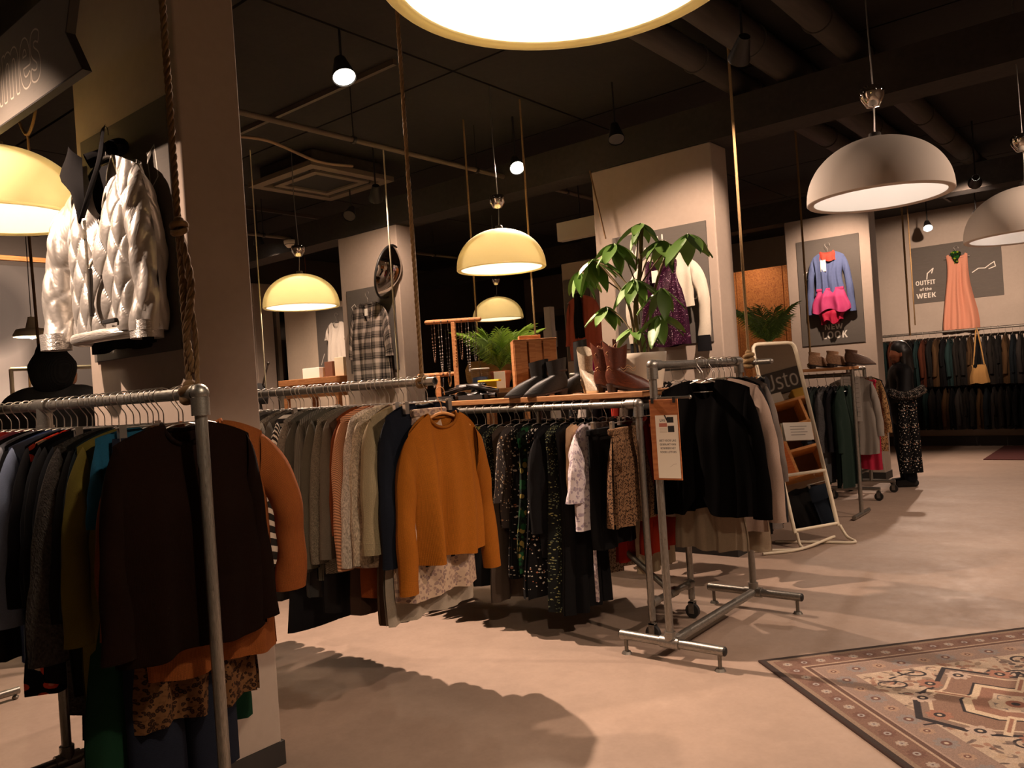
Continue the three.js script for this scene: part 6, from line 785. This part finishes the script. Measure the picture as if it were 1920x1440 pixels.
function person({ label, pos, turn, s = 1, head = 0, arms, jacket, legsM, hairM, hairBones, skinM = M.skin, extra, puff = 0.022, hunch = 0 }) {
  const o = thing('person', label, 'person', pos, turn); o.scale.setScalar(s);
  const hx = Math.sin(head) * 0.1, hz = Math.cos(head) * 0.1, H = [0, 1.58, 0.02];
  const torso = [[[0, 0.98, 0], [0, 1.12, 0.0], 0.13, 0.115, 1.3], [[0, 1.12, 0], [0, 1.3, 0], 0.115, 0.135, 1.35], [[-0.11, 1.36, 0], [0.11, 1.36, 0], 0.085, 0.085, 1.1]];
  const legB = (g) => [-1, 1].flatMap((q) => [[[q * 0.085, 0.95, 0], [q * 0.1, 0.5, 0.015], 0.088 + g, 0.056 + g], [[q * 0.1, 0.5, 0.015], [q * 0.105, 0.1, -0.02], 0.054 + g, 0.04 + g * 1.4]]);
  const feet = [-1, 1].map((q) => [[q * 0.105, 0.045, -0.05], [q * 0.115, 0.035, 0.13], 0.042, 0.034]);
  const armB = (g, end) => [-1, 1].flatMap((q, i) => { const [el, wr] = arms[i]; return [[[q * 0.19, 1.36, 0], el, 0.05 + g, 0.042 + g], [el, wr.map((v, j) => el[j] + (v - el[j]) * end), 0.042 + g, 0.032 + g]]; });
  const headB = [[[0, 1.6, 0.0], [0, 1.63, -0.005], 0.092, 0.095], [[hx * 0.25, 1.54, hz * 0.35], [hx * 0.2, 1.58, hz * 0.3], 0.062, 0.075], [[hx * 0.95, 1.575, hz * 0.95], [hx * 0.86, 1.6, hz * 0.86], 0.012, 0.008], [[0, 1.4, -0.01], [0, 1.52, 0.0], 0.052, 0.05], [[Math.cos(head) * 0.09, 1.58, -Math.sin(head) * 0.09], [Math.cos(head) * 0.092, 1.61, -Math.sin(head) * 0.092], 0.018, 0.02], [[-Math.cos(head) * 0.09, 1.58, Math.sin(head) * 0.09], [-Math.cos(head) * 0.092, 1.61, Math.sin(head) * 0.092], 0.018, 0.02]];
  const hands = [-1, 1].flatMap((q, i) => { const [el, wr] = arms[i]; return fingers(wr, wr.map((v, j) => v - el[j]), q, 1); });
  const g = mergeGeometries([sdfGeo([...torso, ...legB(0), ...feet, ...armB(0, 1)], 0.016), sdfGeo(headB, 0.007, 0.03).translate(0, -hunch, 0), sdfGeo(hands, 0.006, 0.008)]);
  mesh('body', g, skinM, o);
  const eye = (q) => ball([hx * 0.78 + q * Math.cos(head) * 0.03, 1.605 - hunch, hz * 0.78 - q * Math.sin(head) * 0.03], 0.009, 8);
  mesh('eyes', [eye(1), eye(-1)], M.black, o); mesh('mouth', ball([hx * 0.88, 1.54 - hunch, hz * 0.88], 0.02, 8, [0.9, 0.28, 0.5]), SM({ color: 0x8a4238, roughness: 0.6 }), o);
  mesh('jacket', [sdfGeo([[[0, 0.9, 0], [0, 1.12, 0.0], 0.17 + puff, 0.15 + puff, 1.3], [[0, 1.12, 0], [0, 1.3, 0], 0.145 + puff, 0.15 + puff, 1.3], [[-0.12, 1.37, 0], [0.12, 1.37, 0], 0.09 + puff, 0.09 + puff, 1.05], ...armB(puff + 0.014, 0.93), [[0, 1.4, -0.02], [0, 1.47, -0.015], 0.085, 0.075]], 0.014)], jacket, o);
  mesh('trousers', [sdfGeo([[[0, 0.88, 0], [0, 0.98, 0], 0.13, 0.13, 1.2], ...legB(0.02)], 0.014)], legsM, o); mesh('shoes', [sdfGeo(feet.map(([a, b]) => [a, b, 0.05, 0.042]), 0.01)], M.blackmat, o);
  if (hairBones) mesh('hair', [sdfGeo(hairBones, 0.009, 0.04)], hairM, o);
  extra && extra(o, hx, hz); return o;
}
person({ label: 'woman in a black padded jacket holding patterned trousers', pos: [10.5, 0, -2.53], turn: -2.65, head: 0.1, arms: [[[-0.27, 1.12, 0.06], [-0.14, 1.02, 0.27]], [[0.27, 1.12, 0.04], [0.1, 1.04, 0.28]]], jacket: fabric(0x161416, 'weave', { rough: 0.6 }), legsM: fabric(0x20242e, 'weave'), hairM: SM({ color: 0x140f0d, roughness: 0.5 }), skinM: SM({ color: 0x8a5238, roughness: 0.6 }), s: 1.0,
  hairBones: [[[0, 1.66, -0.015], [0, 1.64, -0.03], 0.105, 0.1], [[0, 1.6, -0.06], [0, 1.42, -0.09], 0.085, 0.07], [[0.07, 1.62, -0.02], [0.08, 1.45, -0.03], 0.04, 0.03], [[-0.07, 1.62, -0.02], [-0.08, 1.45, -0.03], 0.04, 0.03]] });
garment('trousers', fabric(0xffffff, 'specks'), 'black and white speckled trousers draped over the woman\'s arm', { pos: [10.28, 1.3, -2.42], turn: -1.0, hanger: null, seed: 9, o: { w: 0.1, len: 0.84, hem: 0.075 }, extra: (o) => mesh('folded_waist', tube([[-0.22, -0.14, 0.04], [-0.1, -0.19, 0.07], [0.06, -0.18, 0.07], [0.18, -0.13, 0.04]], 0.055, 24, 10), fabric(0xffffff, 'specks'), o) });
person({ label: 'person in a black beanie and dark jacket seen from behind', pos: [2.1, 0, -5.5], turn: 2.5, head: 0.5, s: 1.17, hunch: 0.07, arms: [[[-0.25, 1.1, 0.02], [-0.2, 0.95, 0.2]], [[0.25, 1.1, 0.02], [0.2, 0.95, 0.2]]], jacket: fabric(0x1d1a18, 'weave', { rough: 0.7 }), legsM: fabric(0x22252c, 'weave'),
  extra: (o) => { mesh('beanie', [sdfGeo([[[0, 1.6, -0.02], [0, 1.66, -0.03], 0.112, 0.075], [[0, 1.56, -0.03], [0, 1.53, -0.04], 0.108, 0.104]], 0.009)], fabric(0x141313, 'rib', { bump: 0.003 }), o); mesh('collar_lining', new THREE.TorusGeometry(0.085, 0.02, 10, 28).rotateX(Math.PI / 2 - 0.2).translate(0, 1.455, 0.0), fabric(0xd0452c, 'weave'), o); } });

renderer.render(scene, camera);
